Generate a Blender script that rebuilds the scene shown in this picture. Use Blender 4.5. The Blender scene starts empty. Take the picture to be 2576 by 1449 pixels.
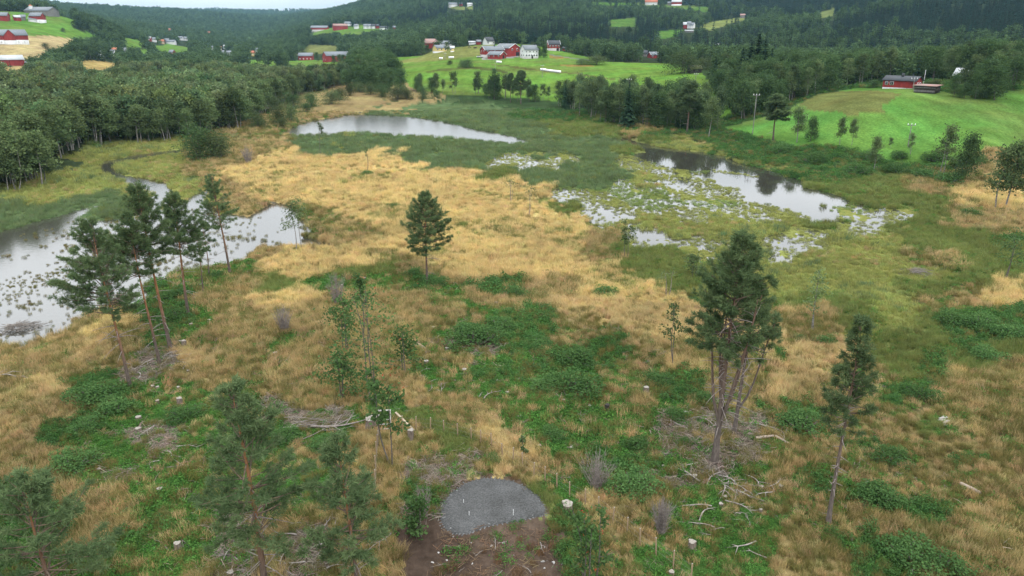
import bpy, math, random
import numpy as np
from mathutils import Vector, Matrix

random.seed(7)
RNG = np.random.default_rng(11)
SC = bpy.context.scene
COL = SC.collection

# ------------------------------------------------------------------ camera, sky, sun, exposure
CAM_H, PITCH, FPX, CU, CV = 31.0, math.radians(19.0), 1840.0, 1288.0, 724.5
cam_data = bpy.data.cameras.new("drone_camera")
cam_data.sensor_width = 36.0
cam_data.lens = 36.0 * FPX / 2576.0
cam_data.clip_start, cam_data.clip_end = 0.5, 30000.0
cam = bpy.data.objects.new("drone_camera", cam_data)
cam.location = (0, 0, CAM_H)
cam.rotation_euler = (math.radians(90) - PITCH, 0, 0)
COL.objects.link(cam)
SC.camera = cam

SUN_EL, SUN_AZ = math.radians(48), math.radians(150)      # azimuth from +Y, clockwise
world = bpy.data.worlds.new("World")
SC.world = world
world.use_nodes = True
wt = world.node_tree
wt.nodes.clear()
def wn(kind, **kw):
    n = wt.nodes.new(kind)
    for k, v in kw.items():
        setattr(n, k, v)
    return n
sky = wn('ShaderNodeTexSky', sky_type='NISHITA', sun_disc=False, sun_elevation=SUN_EL, sun_rotation=SUN_AZ)
bg_sky = wn('ShaderNodeBackground'); bg_sky.inputs['Strength'].default_value = 0.09
wt.links.new(sky.outputs[0], bg_sky.inputs['Color'])
tc = wn('ShaderNodeTexCoord')
sep = wn('ShaderNodeSeparateXYZ'); wt.links.new(tc.outputs['Generated'], sep.inputs[0])
zc = wn('ShaderNodeMath', operation='MAXIMUM'); wt.links.new(sep.outputs['Z'], zc.inputs[0]); zc.inputs[1].default_value = 0.0
den_ = wn('ShaderNodeMath', operation='ADD'); wt.links.new(zc.outputs[0], den_.inputs[0]); den_.inputs[1].default_value = 0.35
fra_ = wn('ShaderNodeMath', operation='DIVIDE'); wt.links.new(zc.outputs[0], fra_.inputs[0]); wt.links.new(den_.outputs[0], fra_.inputs[1])
lum = wn('ShaderNodeMath', operation='MULTIPLY_ADD')       # overcast sky: about four times as bright overhead as at the hazy horizon
wt.links.new(fra_.outputs[0], lum.inputs[0]); lum.inputs[1].default_value = 3.1; lum.inputs[2].default_value = 0.60
mp = wn('ShaderNodeMapping'); mp.inputs['Scale'].default_value = (1.0, 1.0, 3.2)
wt.links.new(tc.outputs['Generated'], mp.inputs[0])
nz = wn('ShaderNodeTexNoise'); nz.inputs['Scale'].default_value = 2.6; nz.inputs['Detail'].default_value = 6; nz.inputs['Roughness'].default_value = 0.55
wt.links.new(mp.outputs[0], nz.inputs['Vector'])
mr = wn('ShaderNodeMapRange'); mr.inputs[1].default_value = 0.3; mr.inputs[2].default_value = 0.7; mr.inputs[3].default_value = 0.90; mr.inputs[4].default_value = 1.14
wt.links.new(nz.outputs[0], mr.inputs[0])
lm = wn('ShaderNodeMath', operation='MULTIPLY'); wt.links.new(lum.outputs[0], lm.inputs[0]); wt.links.new(mr.outputs[0], lm.inputs[1])
bg_cl = wn('ShaderNodeBackground'); bg_cl.inputs['Color'].default_value = (0.95, 0.975, 1.0, 1)
wt.links.new(lm.outputs[0], bg_cl.inputs['Strength'])
mixf = wn('ShaderNodeMapRange'); mixf.inputs[1].default_value = 0.3; mixf.inputs[2].default_value = 0.55; mixf.inputs[3].default_value = 0.72; mixf.inputs[4].default_value = 0.97
wt.links.new(nz.outputs[0], mixf.inputs[0])
mixs = wn('ShaderNodeMixShader')
wt.links.new(mixf.outputs[0], mixs.inputs[0]); wt.links.new(bg_sky.outputs[0], mixs.inputs[1]); wt.links.new(bg_cl.outputs[0], mixs.inputs[2])
wo = wn('ShaderNodeOutputWorld'); wt.links.new(mixs.outputs[0], wo.inputs['Surface'])

sd_ = bpy.data.lights.new("sun", 'SUN')
sd_.energy, sd_.angle, sd_.color = 1.5, math.radians(20), (1.0, 0.96, 0.9)
sun = bpy.data.objects.new("sun", sd_)
_sv = Vector((math.sin(SUN_AZ) * math.cos(SUN_EL), math.cos(SUN_AZ) * math.cos(SUN_EL), math.sin(SUN_EL)))
sun.rotation_euler = _sv.to_track_quat('Z', 'Y').to_euler()
COL.objects.link(sun)

SC.view_settings.view_transform = 'Standard'
SC.view_settings.look = 'None'
SC.view_settings.gamma = 1.0
SC.view_settings.exposure = 0.12
SC.render.engine = 'CYCLES'
cy = SC.cycles
cy.max_bounces, cy.diffuse_bounces, cy.glossy_bounces, cy.transmission_bounces = 4, 2, 2, 3
cy.volume_bounces, cy.transparent_max_bounces = 0, 4
cy.use_denoising = True
cy.caustics_reflective = cy.caustics_refractive = False

# ------------------------------------------------------------------ small maths
def ray(u, v):
    """picture point -> (azimuth, slope) of the line of sight; only used to find where things stand on the terrain"""
    x, y = (u - CU) / FPX, (CV - v) / FPX
    dx, dy, dz = x, y * math.sin(PITCH) + math.cos(PITCH), y * math.cos(PITCH) - math.sin(PITCH)
    return math.atan2(dx, dy), dz / math.hypot(dx, dy)

def project(x, y, z):
    zz = z - CAM_H
    f = y * math.cos(PITCH) - zz * math.sin(PITCH)
    up = y * math.sin(PITCH) + zz * math.cos(PITCH)
    f = np.maximum(f, 0.1)
    return CU + FPX * x / f, CV - FPX * up / f

def _hash(ix, iy, s):
    h = (ix.astype(np.int64) * 374761393 + iy.astype(np.int64) * 668265263 + s * 974711) & 0x7fffffff
    h = ((h ^ (h >> 13)) * 1274126177) & 0x7fffffff
    h = (h ^ (h >> 16)) & 0xffffff
    return h / float(0xffffff)

def vnoise(x, y, s=0):
    x = np.asarray(x, float); y = np.asarray(y, float)
    ix, iy = np.floor(x), np.floor(y)
    fx, fy = x - ix, y - iy
    fx, fy = fx * fx * (3 - 2 * fx), fy * fy * (3 - 2 * fy)
    a, b = _hash(ix, iy, s), _hash(ix + 1, iy, s)
    c, d = _hash(ix, iy + 1, s), _hash(ix + 1, iy + 1, s)
    return (a + (b - a) * fx) * (1 - fy) + (c + (d - c) * fx) * fy

def fbm(x, y, s=0, o=4, g=0.55):
    t, a, w = 0, 1.0, 0
    for k in range(o):
        t = t + a * vnoise(np.asarray(x) * 2 ** k + 17.3 * k, np.asarray(y) * 2 ** k - 9.1 * k, s + k); w += a; a *= g
    return t / w * 2 - 1

def sstep(a, b, x):
    t = np.clip((x - a) / (b - a), 0, 1)
    return t * t * (3 - 2 * t)

def inside(poly, x, y):
    r = np.zeros(np.shape(x), bool)
    n = len(poly)
    for i in range(n):
        x1, y1 = poly[i]; x2, y2 = poly[(i + 1) % n]
        if y1 == y2:
            continue
        c = ((y1 > y) != (y2 > y)) & (x < (x2 - x1) * (y - y1) / (y2 - y1) + x1)
        r ^= c
    return r

def sdist(poly, x, y):
    """signed distance, positive inside"""
    best = np.full(np.shape(x), 1e9)
    n = len(poly)
    for i in range(n):
        x1, y1 = poly[i]; x2, y2 = poly[(i + 1) % n]
        ex, ey = x2 - x1, y2 - y1
        t = np.clip(((x - x1) * ex + (y - y1) * ey) / (ex * ex + ey * ey + 1e-9), 0, 1)
        best = np.minimum(best, np.hypot(x - x1 - t * ex, y - y1 - t * ey))
    return np.where(inside(poly, x, y), best, -best)

# ------------------------------------------------------------------ terrain
# survey points: picture column, picture row, and either a height above the lake (z) or a distance (d)
SURVEY = [
 ('z', 100, 1200, 1.4), ('z', 600, 1300, 2.0), ('z', 1240, 1275, 2.0), ('z', 1700, 1300, 1.8), ('z', 2400, 1300, 1.0), ('z', 900, 1000, 2.0),
 ('z', 600, 900, 1.7), ('z', 1400, 1000, 1.6), ('z', 2000, 1000, 0.8), ('z', 2500, 900, 0.7), ('z', 1000, 780, 1.2), ('z', 1500, 780, 0.7), ('z', 300, 950, 1.0),
 ('z', 60, 950, 0.7), ('z', 1100, 600, 0.6), ('z', 800, 480, 0.5), ('z', 1300, 520, 0.35), ('z', 1900, 650, 0.25), ('z', 2400, 600, 0.4), ('z', 200, 480, 0.3),
 ('z', 60, 480, 0.8), ('z', 400, 340, 1.0), ('z', 700, 300, 0.7), ('z', 1000, 260, 0.6), ('z', 1300, 290, 0.5), ('z', 1600, 330, 0.8), ('z', 1900, 380, 0.7),
 ('z', 2150, 430, 0.8), ('z', 2500, 440, 1.4), ('z', 200, 700, -0.2), ('z', 450, 600, -0.2), ('z', 1000, 320, -0.2), ('z', 1900, 470, -0.1),
 # right field and the knoll with the red cabin
 ('z', 1830, 318, 1.4), ('z', 2000, 366, 1.2), ('z', 2200, 395, 1.2), ('z', 2400, 408, 1.4), ('z', 2570, 405, 1.6),
 ('d', 2270, 222, 292), ('d', 2150, 228, 296), ('d', 2050, 238, 300), ('d', 2340, 232, 280), ('d', 2110, 290, 236), ('d', 2250, 285, 240), ('d', 2430, 255, 262),
 ('d', 2570, 225, 290), ('d', 2500, 320, 215), ('d', 2300, 205, 360), ('d', 2100, 205, 380), ('d', 2550, 200, 380), ('d', 1950, 225, 330),
 # the far field with the farm
 ('d', 1060, 222, 408), ('d', 1300, 245, 385), ('d', 1500, 262, 352), ('d', 1680, 280, 322), ('d', 1100, 190, 455), ('d', 1500, 190, 440), ('d', 1700, 182, 425),
 ('d', 1760, 222, 345), ('d', 1285, 146, 560), ('d', 1335, 147, 545), ('d', 1180, 122, 640), ('d', 1390, 127, 640), ('d', 1240, 113, 680), ('d', 1500, 152, 560),
 ('d', 1690, 160, 520), ('d', 1100, 130, 690), ('d', 1000, 165, 560), ('d', 950, 200, 460), ('d', 1640, 147, 640), ('d', 1080, 121, 800),
 # left wood and left farm slope
 ('d', 300, 215, 470), ('d', 100, 215, 480), ('d', 600, 215, 470), ('d', 850, 205, 465), ('d', 25, 165, 690), ('d', 30, 108, 800), ('d', 80, 62, 980), ('d', 104, 36, 1130),
 ('d', 0, 22, 1350), ('d', 0, 20, 1900), ('d', 0, 14, 2600), ('d', 175, 48, 1050), ('d', 170, 110, 830), ('d', 110, 140, 740), ('d', 230, 165, 720), ('d', 300, 168, 760), ('d', 260, 160, 800),
 ('d', 60, 26, 2000), ('d', 130, 36, 2300), ('d', 230, 95, 1000), ('d', 300, 140, 960),
 # the valley with the village
 ('d', 400, 108, 1480), ('d', 440, 135, 1150), ('d', 580, 140, 1200), ('d', 640, 140, 1150), ('d', 460, 100, 1600), ('d', 340, 105, 1350), ('d', 540, 125, 1500), ('d', 650, 120, 1600),
 ('d', 620, 163, 850), ('d', 700, 158, 900), ('d', 770, 151, 980), ('d', 845, 154, 900), ('d', 800, 122, 1130), ('d', 815, 112, 1220), ('d', 735, 130, 1200), ('d', 700, 105, 1700),
 ('d', 805, 76, 1420), ('d', 855, 73, 1400), ('d', 935, 72, 1380), ('d', 985, 76, 1330), ('d', 880, 64, 1480), ('d', 760, 80, 1800), ('d', 650, 90, 2200),
 # ridges
 ('d', 300, 60, 2600), ('d', 450, 60, 2600), ('d', 480, 42, 3200), ('d', 200, 36, 2600), ('d', 250, 28, 5200), ('d', 340, 34, 5600), ('d', 500, 27, 6000), ('d', 650, 34, 6200), ('d', 800, 40, 6200),
 ('d', 600, 50, 3800), ('d', 640, 75, 2800), ('d', 700, 40, 4600), ('d', 830, 38, 3000), ('d', 900, 20, 2600), ('d', 960, 4, 2500), ('d', 830, 52, 2200), ('d', 900, 38, 2000), ('d', 1000, 40, 1700),
 ('d', 1050, -30, 2400), ('d', 1200, -50, 2300), ('d', 1140, 17, 1750), ('d', 1060, 80, 1250), ('d', 1288, 60, 1080), ('d', 1288, 10, 1500), ('d', 1288, -60, 2100), ('d', 1400, 100, 800),
 ('d', 1500, 60, 1150), ('d', 1640, 12, 1500), ('d', 1700, 13, 1480), ('d', 1735, 71, 1100), ('d', 1570, 55, 1250), ('d', 1680, 88, 1000), ('d', 1868, 46, 1250), ('d', 1820, 60, 1150), ('d', 1810, 120, 850),
 ('d', 1500, -50, 2100), ('d', 1800, -60, 2000), ('d', 2080, 30, 1300), ('d', 2000, 90, 950), ('d', 1900, 140, 720), ('d', 2150, 150, 680), ('d', 2080, -60, 1900),
 ('d', 2300, 165, 640), ('d', 2550, 170, 600), ('d', 2300, 80, 900), ('d', 2500, 80, 860), ('d', 2300, 0, 1150), ('d', 2550, 0, 1120), ('d', 2300, -90, 1500), ('d', 2560, -90, 1450),
 ('d', 2300, -170, 2100), ('d', 2560, -170, 2100),
]
def survey_rows():
    q, w = [], []
    for kind, u, v, a in SURVEY:
        az, sl = ray(u, v)
        d = a if kind == 'd' else (a - CAM_H) / sl
        z = CAM_H + sl * d
        q.append((az * 2.2, math.log(d))); w.append(z / d)
    for az in (-0.62, -0.3, 0.0, 0.3, 0.62):
        q.append((az * 2.2, math.log(22.0))); w.append(1.6 / 22.0)
        q.append((az * 2.2, math.log(2.0))); w.append(0.7)
        q.append((az * 2.2, math.log(11000.0))); w.append(0.012)
    return np.array(q), np.array(w)
_q, _w = survey_rows()
def _ker(a, b):
    r2 = ((a[:, None, :] - b[None, :, :]) ** 2).sum(2)
    return np.sqrt(r2 + 0.012)
_K = _ker(_q, _q)
_n = len(_q)
_A = np.zeros((_n + 1, _n + 1)); _A[:_n, :_n] = _K - 0.012 * np.eye(_n); _A[:_n, _n] = 1; _A[_n, :_n] = 1
_coef = np.linalg.solve(_A, np.append(_w, 0.0))
def base_height(az, d):
    az = np.clip(np.asarray(az, float), -0.66, 0.66); d = np.asarray(d, float)
    sh = az.shape
    p = np.stack([az.ravel() * 2.2, np.log(d.ravel())], 1)
    out = np.empty(len(p))
    for i in range(0, len(p), 40000):
        k = _ker(p[i:i + 40000], _q)
        out[i:i + 40000] = k @ _coef[:-1] + _coef[-1]
    return (out * d.ravel()).reshape(sh)

def on_level(pts, z=0.0):
    r = []
    for u, v in pts:
        az, sl = ray(u, v)
        d = (z - CAM_H) / sl
        r.append((d * math.sin(az), d * math.cos(az)))
    return r

POND = on_level([(703, 338), (745, 315), (800, 301), (862, 291), (930, 289), (1000, 293), (1060, 297), (1130, 309), (1180, 322), (1240, 332), (1300, 345), (1335, 357), (1300, 362), (1240, 358), (1150, 350), (1050, 345), (960, 338), (880, 336), (800, 340), (740, 343)])
FLOOD = on_level([(0, 585), (60, 566), (115, 550), (180, 532), (240, 518), (258, 516), (240, 530), (200, 547), (260, 555), (310, 548), (345, 548), (368, 540), (368, 520), (374, 503), (384, 492), (370, 484), (345, 474), (320, 463), (300, 448), (318, 443), (360, 447), (398, 455), (428, 464), (438, 480), (428, 496), (412, 510), (410, 530), (440, 520), (480, 492), (520, 476), (540, 480), (520, 510), (540, 530), (580, 560), (600, 560), (640, 532), (690, 508), (735, 515), (775, 560), (782, 592), (740, 606), (680, 620), (640, 636), (600, 655), (540, 668), (480, 675), (430, 692), (390, 712), (330, 740), (260, 772), (200, 802), (150, 832), (100, 846), (40, 860), (-120, 890), (-120, 610)])
CHANNEL = on_level([(480, 374), (440, 378), (400, 382), (350, 390), (300, 399), (262, 406), (245, 417), (252, 433), (278, 446), (300, 452), (320, 443), (302, 431), (287, 423), (294, 415), (330, 406), (380, 395), (440, 387), (480, 382)])
MERE = on_level([(1755, 430), (1800, 428), (1850, 434), (1900, 443), (1960, 456), (2010, 466), (2050, 476), (2090, 486), (2130, 497), (2147, 515), (2120, 522), (2060, 515), (2000, 503), (1940, 492), (1880, 482), (1820, 470), (1770, 456), (1745, 446)])
DARKW = on_level([(1560, 343), (1600, 356), (1650, 368), (1700, 376), (1760, 384), (1830, 394), (1900, 420), (1980, 440), (2060, 468), (2010, 468), (1900, 444), (1800, 428), (1750, 434), (1690, 424), (1640, 410), (1596, 398), (1585, 388), (1625, 382), (1580, 362), (1552, 350)])
BANDS = [on_level(p) for p in (
    [(1395, 482), (1440, 488), (1520, 518), (1620, 556), (1700, 582), (1780, 598), (1840, 622), (1760, 636), (1640, 616), (1560, 584), (1480, 544), (1430, 512)],
    [(1450, 448), (1540, 446), (1640, 452), (1760, 470), (1880, 494), (1800, 500), (1700, 490), (1560, 474), (1470, 470)],
    [(1250, 398), (1300, 394), (1330, 402), (1420, 405), (1410, 416), (1330, 420), (1260, 412)],
    [(960, 388), (1000, 390), (1010, 398), (965, 398)], [(1150, 420), (1210, 428), (1220, 436), (1170, 430)],
    [(1300, 345), (1400, 352), (1420, 362), (1360, 372), (1290, 366)],
    [(780, 345), (860, 350), (920, 362), (900, 368), (820, 356)],
    [(1030, 360), (1140, 372), (1240, 378), (1230, 388), (1120, 382), (1040, 368)],
    [(1950, 610), (2080, 625), (2090, 650), (2020, 645), (1960, 632)], [(2150, 510), (2240, 525), (2250, 560), (2190, 570), (2140, 545)],
    [(860, 279), (930, 281), (935, 287), (870, 289)])]
WATERS = [POND, FLOOD, CHANNEL, MERE]

# ------------------------------------------------------------------ vegetation map, one letter per plot (rows: near to far plots as surveyed)
# T dry grass, t mixed dry grass, o olive grass, g green grass, h leafy herbs, b low scrub, s yellow sedge, r dark reeds,
# m flooded sedge, w water, d brushwood litter, D bare soil, F forest floor
VEG = """
FFFFFFFFotttbbbbbbbbbbbbbbbb
FFFFFFFottrrrrbbbbbbbbbbbbbb
FFFFFFooosrrrrrggobbbbbbbbbb
FFgssottrrrrrrrrrgsbbbbbbbbb
FFsssotTTTTrrmmmrmmsbbbbbbbb
FsssstTTTTTTTgrrrsmmmsbbgttt
ssrssstTTTTTTTTmmmmmwwgggtTT
rrrrmmttoTTTTTTgmmmmmmwmmgtT
rwmrrwwwotTTTTTTmsssssgmggtt
wwmwwwwwwtTTTTTTommmsmmssggb
wwwwwwwtTTtTTTTTtggmsmsssogg
wmwwwghTTggtTTTTTgggssssssgg
wwwwbhoghhhbtbttTTgsssssggoT
wwttbotTTttohttTTTTbsgggsotT
wwtTbhttooooohbtTTTTtttgsgbb
wtTtbhoooooohbbooTTTTtosggbb
ttTodoohooooddbobtttbTTtggbg
otttdTtoooooohhbboTtoTTogbgo
tTbddttooothhbbbhobotTTobbtt
ttbbhhhoottthhhhohbotTotbott
ttbhhhbdtthttohhhohdobbtottt
tbbhdhhdddhgothhhhdddoootgot
tbhddhhbhhttgThhhhdodoobottt
tthhdhbbttttgtThbhdddooootbt
tohdhhbthttddotobbhdhobootot
bthdhhhhhttddTthhddhhobbooot
bttohhhhhttbdTghTthhoooobbot
bbtohhdootoddggbtohhhootobot
bbttbhdtdtoDDDDbtthhhtbbotot
bhtbhhdtdtoDDDDbohthhttbbtto
bhhhhhdodooDDDDbohhhhttbbtto
""".split()
LET = "TtoghbsrmwdDF"
VG = np.array([[LET.index(c) for c in row.ljust(28, 'o')[:28]] for row in VEG])
CT, Ct, Co, Cg, Ch, Cb, Cs, Cr, Cm, Cw, Cd, CD, CF = range(13)
CFIELD, CCROP, CPAST, CBANK, CROAD = 13, 14, 15, 16, 17

def veg_class(x, y, jitter=0.33):
    """vegetation class at ground points"""
    d = np.hypot(x, y); az = np.arctan2(x, y)
    u, v = project(x, y, np.full(np.shape(x), 0.9))
    a, b = az * 26, np.log(d) * 14
    u = u + 75 * fbm(a, b, 3, 5, 0.62); v = v + 34 * fbm(a, b, 5, 5, 0.62)
    ci = np.clip((u - 46) / 92, 0, 26.999); ri = np.clip((v - 240) / 40, 0, 29.999)
    c0, r0 = ci.astype(int), ri.astype(int)
    fc, fr = ci - c0, ri - r0
    sc = np.zeros((18,) + np.shape(x))
    for dr, dc, wgt in ((0, 0, (1 - fr) * (1 - fc)), (0, 1, (1 - fr) * fc), (1, 0, fr * (1 - fc)), (1, 1, fr * fc)):
        k = VG[r0 + dr, c0 + dc]
        np.put_along_axis(sc, k[None], np.take_along_axis(sc, k[None], 0) + wgt[None], 0)
    s1 = 0.16 + 12.0 / np.maximum(d, 20)
    for k in range(13):
        sc[k] = np.where(sc[k] > 0.02, sc[k] + jitter * fbm(x * s1 * 0.9 + 31 * k, y * s1 * 0.55, 40 + k, 3), -1)
    return sc.argmax(0), u, v

# fan of ground cells: fine where the photograph looks, coarse elsewhere
rows = [3.0, 8.0, 14.0, 20.0, 26.0, 30.0]
while rows[-1] < 12000:
    d = rows[-1]
    rows.append(d + min(max(0.30, 1.25 * d * d / (731.0 * CAM_H)), max(3.2, 0.014 * d)))
ROWS = np.array(rows)
COLS = np.concatenate([np.radians(np.arange(-180, -47, 7.0)), np.radians(np.arange(-46, -39, 0.5)), np.radians(np.arange(-39, 39.01, 0.115)), np.radians(np.arange(39.5, 46.1, 0.5)), np.radians(np.arange(47, 174, 7.0))])
NR, NC = len(ROWS), len(COLS)
GA, GD = np.meshgrid(COLS, ROWS)
GX, GY = GD * np.sin(GA), GD * np.cos(GA)
GZ = base_height(GA, GD)
rough = sstep(450, 1500, GD)
GZ += rough * ((3.5 + 9 * sstep(1500, 3200, GD)) * fbm(GX / 260, GY / 260, 71, 4) + 0.004 * GD * fbm(GX / 700, GY / 700, 77, 3))
near = GD < 470
nx, ny = GX[near], GY[near]
cls_n, _, _ = veg_class(nx, ny)
zn = GZ[near] + 0.10 * fbm(nx * 0.35, ny * 0.35, 90, 4) + 0.05 * fbm(nx * 1.4, ny * 1.4, 95, 2)
marsh_n = 0.15 * fbm(nx * 0.42, ny * 0.17, 101, 5, 0.68)
bands = np.full(nx.shape, -99.0)
for p in BANDS:
    bands = np.maximum(bands, sdist(p, nx, ny))
zn = np.where(np.isin(cls_n, (Cr, Cs)), 0.07 + 0.8 * marsh_n, zn)
zn = np.where(cls_n == Cm, -0.02 + 0.9 * marsh_n, zn)
zn = np.where(cls_n == Cw, -0.10 + 0.6 * marsh_n, zn)
bm = sstep(-2.0, 2.5, bands)
zn = np.where(bands > -2.0, zn * (1 - bm) + bm * (-0.035 + 0.9 * marsh_n), zn)
dk = sdist(DARKW, nx, ny)
zn = np.where(dk > -1, np.minimum(zn, -0.045 + 0.4 * marsh_n), zn)
wet = np.full(nx.shape, -99.0)
for p in WATERS:
    wet = np.maximum(wet, sdist(p, nx, ny))
dry = ~np.isin(cls_n, (Cr, Cs, Cm, Cw)) & (bands < 0) & (wet < 0) & (dk < 0)
zn = np.where(dry, np.maximum(zn, 0.06), zn)
shore = wet + 1.1 * fbm(nx * 0.25, ny * 0.16, 120, 3)
zn = np.where(wet > -3, np.where(shore > 0, np.minimum(zn, -0.05 - 0.25 * sstep(0, 3, shore)), np.maximum(zn, -0.02)), zn)
GZ[near] = zn

PAD = on_level([(1107, 1300), (1112, 1265), (1135, 1240), (1170, 1217), (1210, 1206), (1245, 1205), (1290, 1212), (1330, 1230), (1355, 1250), (1368, 1275), (1366, 1295), (1340, 1302), (1300, 1310), (1250, 1318), (1210, 1328), (1175, 1342), (1140, 1342), (1118, 1325)], 2.0)
SOIL = on_level([(1085, 1500), (1098, 1420), (1112, 1345), (1104, 1260), (1150, 1222), (1230, 1198), (1300, 1208), (1380, 1270), (1372, 1300), (1350, 1320), (1330, 1345), (1400, 1345), (1425, 1400), (1430, 1500)], 2.0)
pz = sstep(-1.5, 0.3, sdist(PAD, GX, GY))
GZ = GZ * (1 - pz) + 2.0 * pz

def ground_z(x, y):
    x = np.asarray(x, float); y = np.asarray(y, float)
    d = np.hypot(x, y); az = np.arctan2(x, y)
    i = np.clip(np.searchsorted(ROWS, d) - 1, 0, NR - 2); j = np.clip(np.searchsorted(COLS, az) - 1, 0, NC - 2)
    fi = np.clip((d - ROWS[i]) / (ROWS[i + 1] - ROWS[i]), 0, 1); fj = np.clip((az - COLS[j]) / (COLS[j + 1] - COLS[j]), 0, 1)
    return (GZ[i, j] * (1 - fi) + GZ[i + 1, j] * fi) * (1 - fj) + (GZ[i, j + 1] * (1 - fi) + GZ[i + 1, j + 1] * fi) * fj

def at(u, v, smooth=False):
    """where the line of sight through a picture point first meets the terrain"""
    az, sl = ray(u, v)
    j = int(np.clip(np.searchsorted(COLS, az) - 1, 0, NC - 2)); f = (az - COLS[j]) / (COLS[j + 1] - COLS[j])
    prof = GZ[:, j] * (1 - f) + GZ[:, j + 1] * f
    gap = prof - (CAM_H + sl * ROWS)
    hit = np.nonzero((gap >= 0) & (ROWS > 20))[0]
    if len(hit) == 0:
        d = 6000.0
        return d * math.sin(az), d * math.cos(az), float(prof[-1])
    k = hit[0]
    g0, g1 = gap[k - 1], gap[k]
    d = ROWS[k - 1] + (ROWS[k] - ROWS[k - 1]) * (-g0 / (g1 - g0 + 1e-9))
    return d * math.sin(az), d * math.cos(az), CAM_H + sl * d

def ground_poly(pts):
    return [at(u, v)[:2] for u, v in pts]

FIELDS = [  # class, tint, outline
 (CFIELD, (0.95, 1.0, 1.0), [(-30, 27), (60, 30), (130, 38), (180, 45), (188, 54), (184, 72), (215, 80), (262, 96), (200, 98), (120, 94), (-30, 90)]),
 (CCROP, (1, 1, 1), [(-30, 92), (55, 93), (185, 98), (184, 106), (150, 123), (105, 126), (-30, 112)]),
 (CCROP, (0.95, 0.97, 0.95), [(-30, 111), (60, 116), (120, 128), (106, 147), (60, 150), (-30, 149)]),
 (CCROP, (0.95, 0.9, 0.8), [(-30, 168), (62, 165), (56, 183), (-30, 180)]),
 (CCROP, (1.0, 0.93, 0.7), [(197, 153), (322, 160), (290, 172), (260, 178), (215, 178), (200, 170)]),
 (CFIELD, (1, 1, 1), [(308, 100), (345, 97), (368, 113), (345, 122), (310, 118)]),
 (CFIELD, (1, 1, 1), [(382, 115), (420, 109), (482, 121), (470, 132), (430, 138), (395, 126)]),
 (CFIELD, (1, 1, 1), [(350, 126), (375, 124), (378, 140), (355, 142)]),
 (CFIELD, (1, 1, 1), [(565, 155), (644, 150), (700, 154), (800, 150), (880, 156), (830, 164), (700, 167), (600, 164)]),
 (CPAST, (1, 1, 1), [(735, 135), (780, 113), (850, 115), (855, 126), (805, 136), (745, 140)]),
 (CFIELD, (0.85, 0.85, 0.9), [(775, 84), (800, 77), (875, 68), (900, 61), (1000, 76), (935, 79), (905, 86), (860, 90), (850, 82), (780, 91)]),
 (CFIELD, (1, 1, 1), [(900, 172), (965, 146), (1060, 141), (1100, 126), (1240, 112), (1335, 112), (1400, 126), (1490, 145), (1530, 155), (1700, 160), (1752, 172), (1778, 200), (1850, 292), (1800, 300), (1650, 275), (1500, 262), (1300, 246), (1100, 236), (1040, 222), (1000, 190), (950, 178)]),
 (CPAST, (1.1, 1.1, 1.0), [(1090, 128), (1240, 113), (1250, 124), (1210, 140), (1110, 152), (1000, 160), (960, 160), (1060, 142)]),
 (CFIELD, (0.86, 0.98, 1.15), [(1815, 320), (1900, 300), (1990, 270), (2130, 225), (2170, 221), (2330, 226), (2450, 246), (2620, 222), (2640, 405), (2400, 410), (2200, 396), (2000, 370)]),
 (CBANK, (1, 1, 1), [(2005, 266), (2055, 236), (2130, 229), (2262, 236), (2215, 288), (2130, 291), (2060, 280)]),
 (CFIELD, (0.7, 0.75, 0.8), [(1475, 4), (1600, 8), (1730, 14), (1785, 18), (1782, 30), (1700, 20), (1620, 14), (1500, 14)]),
 (CFIELD, (0.7, 0.75, 0.8), [(1528, 50), (1602, 43), (1597, 66), (1535, 67)]),
 (CFIELD, (0.7, 0.75, 0.8), [(1643, 78), (1718, 74), (1705, 90), (1662, 99)]),
 (CPAST, (1.1, 1.2, 1.1), [(1745, 72), (1800, 53), (1897, 39), (1875, 51), (1790, 76)]),
 (CPAST, (0.9, 1.0, 1.0), [(2058, 32), (2100, 20), (2098, 40), (2062, 46)]),
 (CPAST, (1.0, 1.1, 1.0), [(1120, 16), (1190, 16), (1192, 24), (1150, 24)]),
 (CROAD, (1, 1, 1), [(1302, 136), (1316, 137), (1318, 141), (1300, 144), (1270, 148), (1214, 149), (1214, 146), (1262, 145)]),
 (CROAD, (0.6, 0.7, 0.6), [(1378, 136), (1480, 151), (1480, 153), (1378, 138)]),
 (CPAST, (1.3, 0.9, 0.8), [(1384, 139), (1440, 146), (1400, 149), (1380, 147)]),
 (CPAST, (1.5, 1.0, 0.9), [(1405, 163), (1490, 164), (1500, 168), (1430, 168)]),
 (CPAST, (0.75, 0.7, 0.7), [(1236, 160), (1300, 168), (1380, 177), (1460, 184), (1560, 201), (1560, 204), (1460, 188), (1380, 181), (1300, 172), (1240, 164)]),
 (CPAST, (0.6, 0.65, 0.6), [(1066, 184), (1110, 172), (1200, 168), (1250, 174), (1300, 188), (1250, 182), (1190, 172), (1110, 178)]),
]
FIELD_VIEW = [p for _, _, p in FIELDS]
FIELDS = [(c, t, ground_poly(p)) for c, t, p in FIELDS]

def field_of(x, y):
    f = np.full(np.shape(x), -1)
    for i, (c, t, p) in enumerate(FIELDS):
        f = np.where(inside(p, x, y), i, f)
    return f

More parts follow.
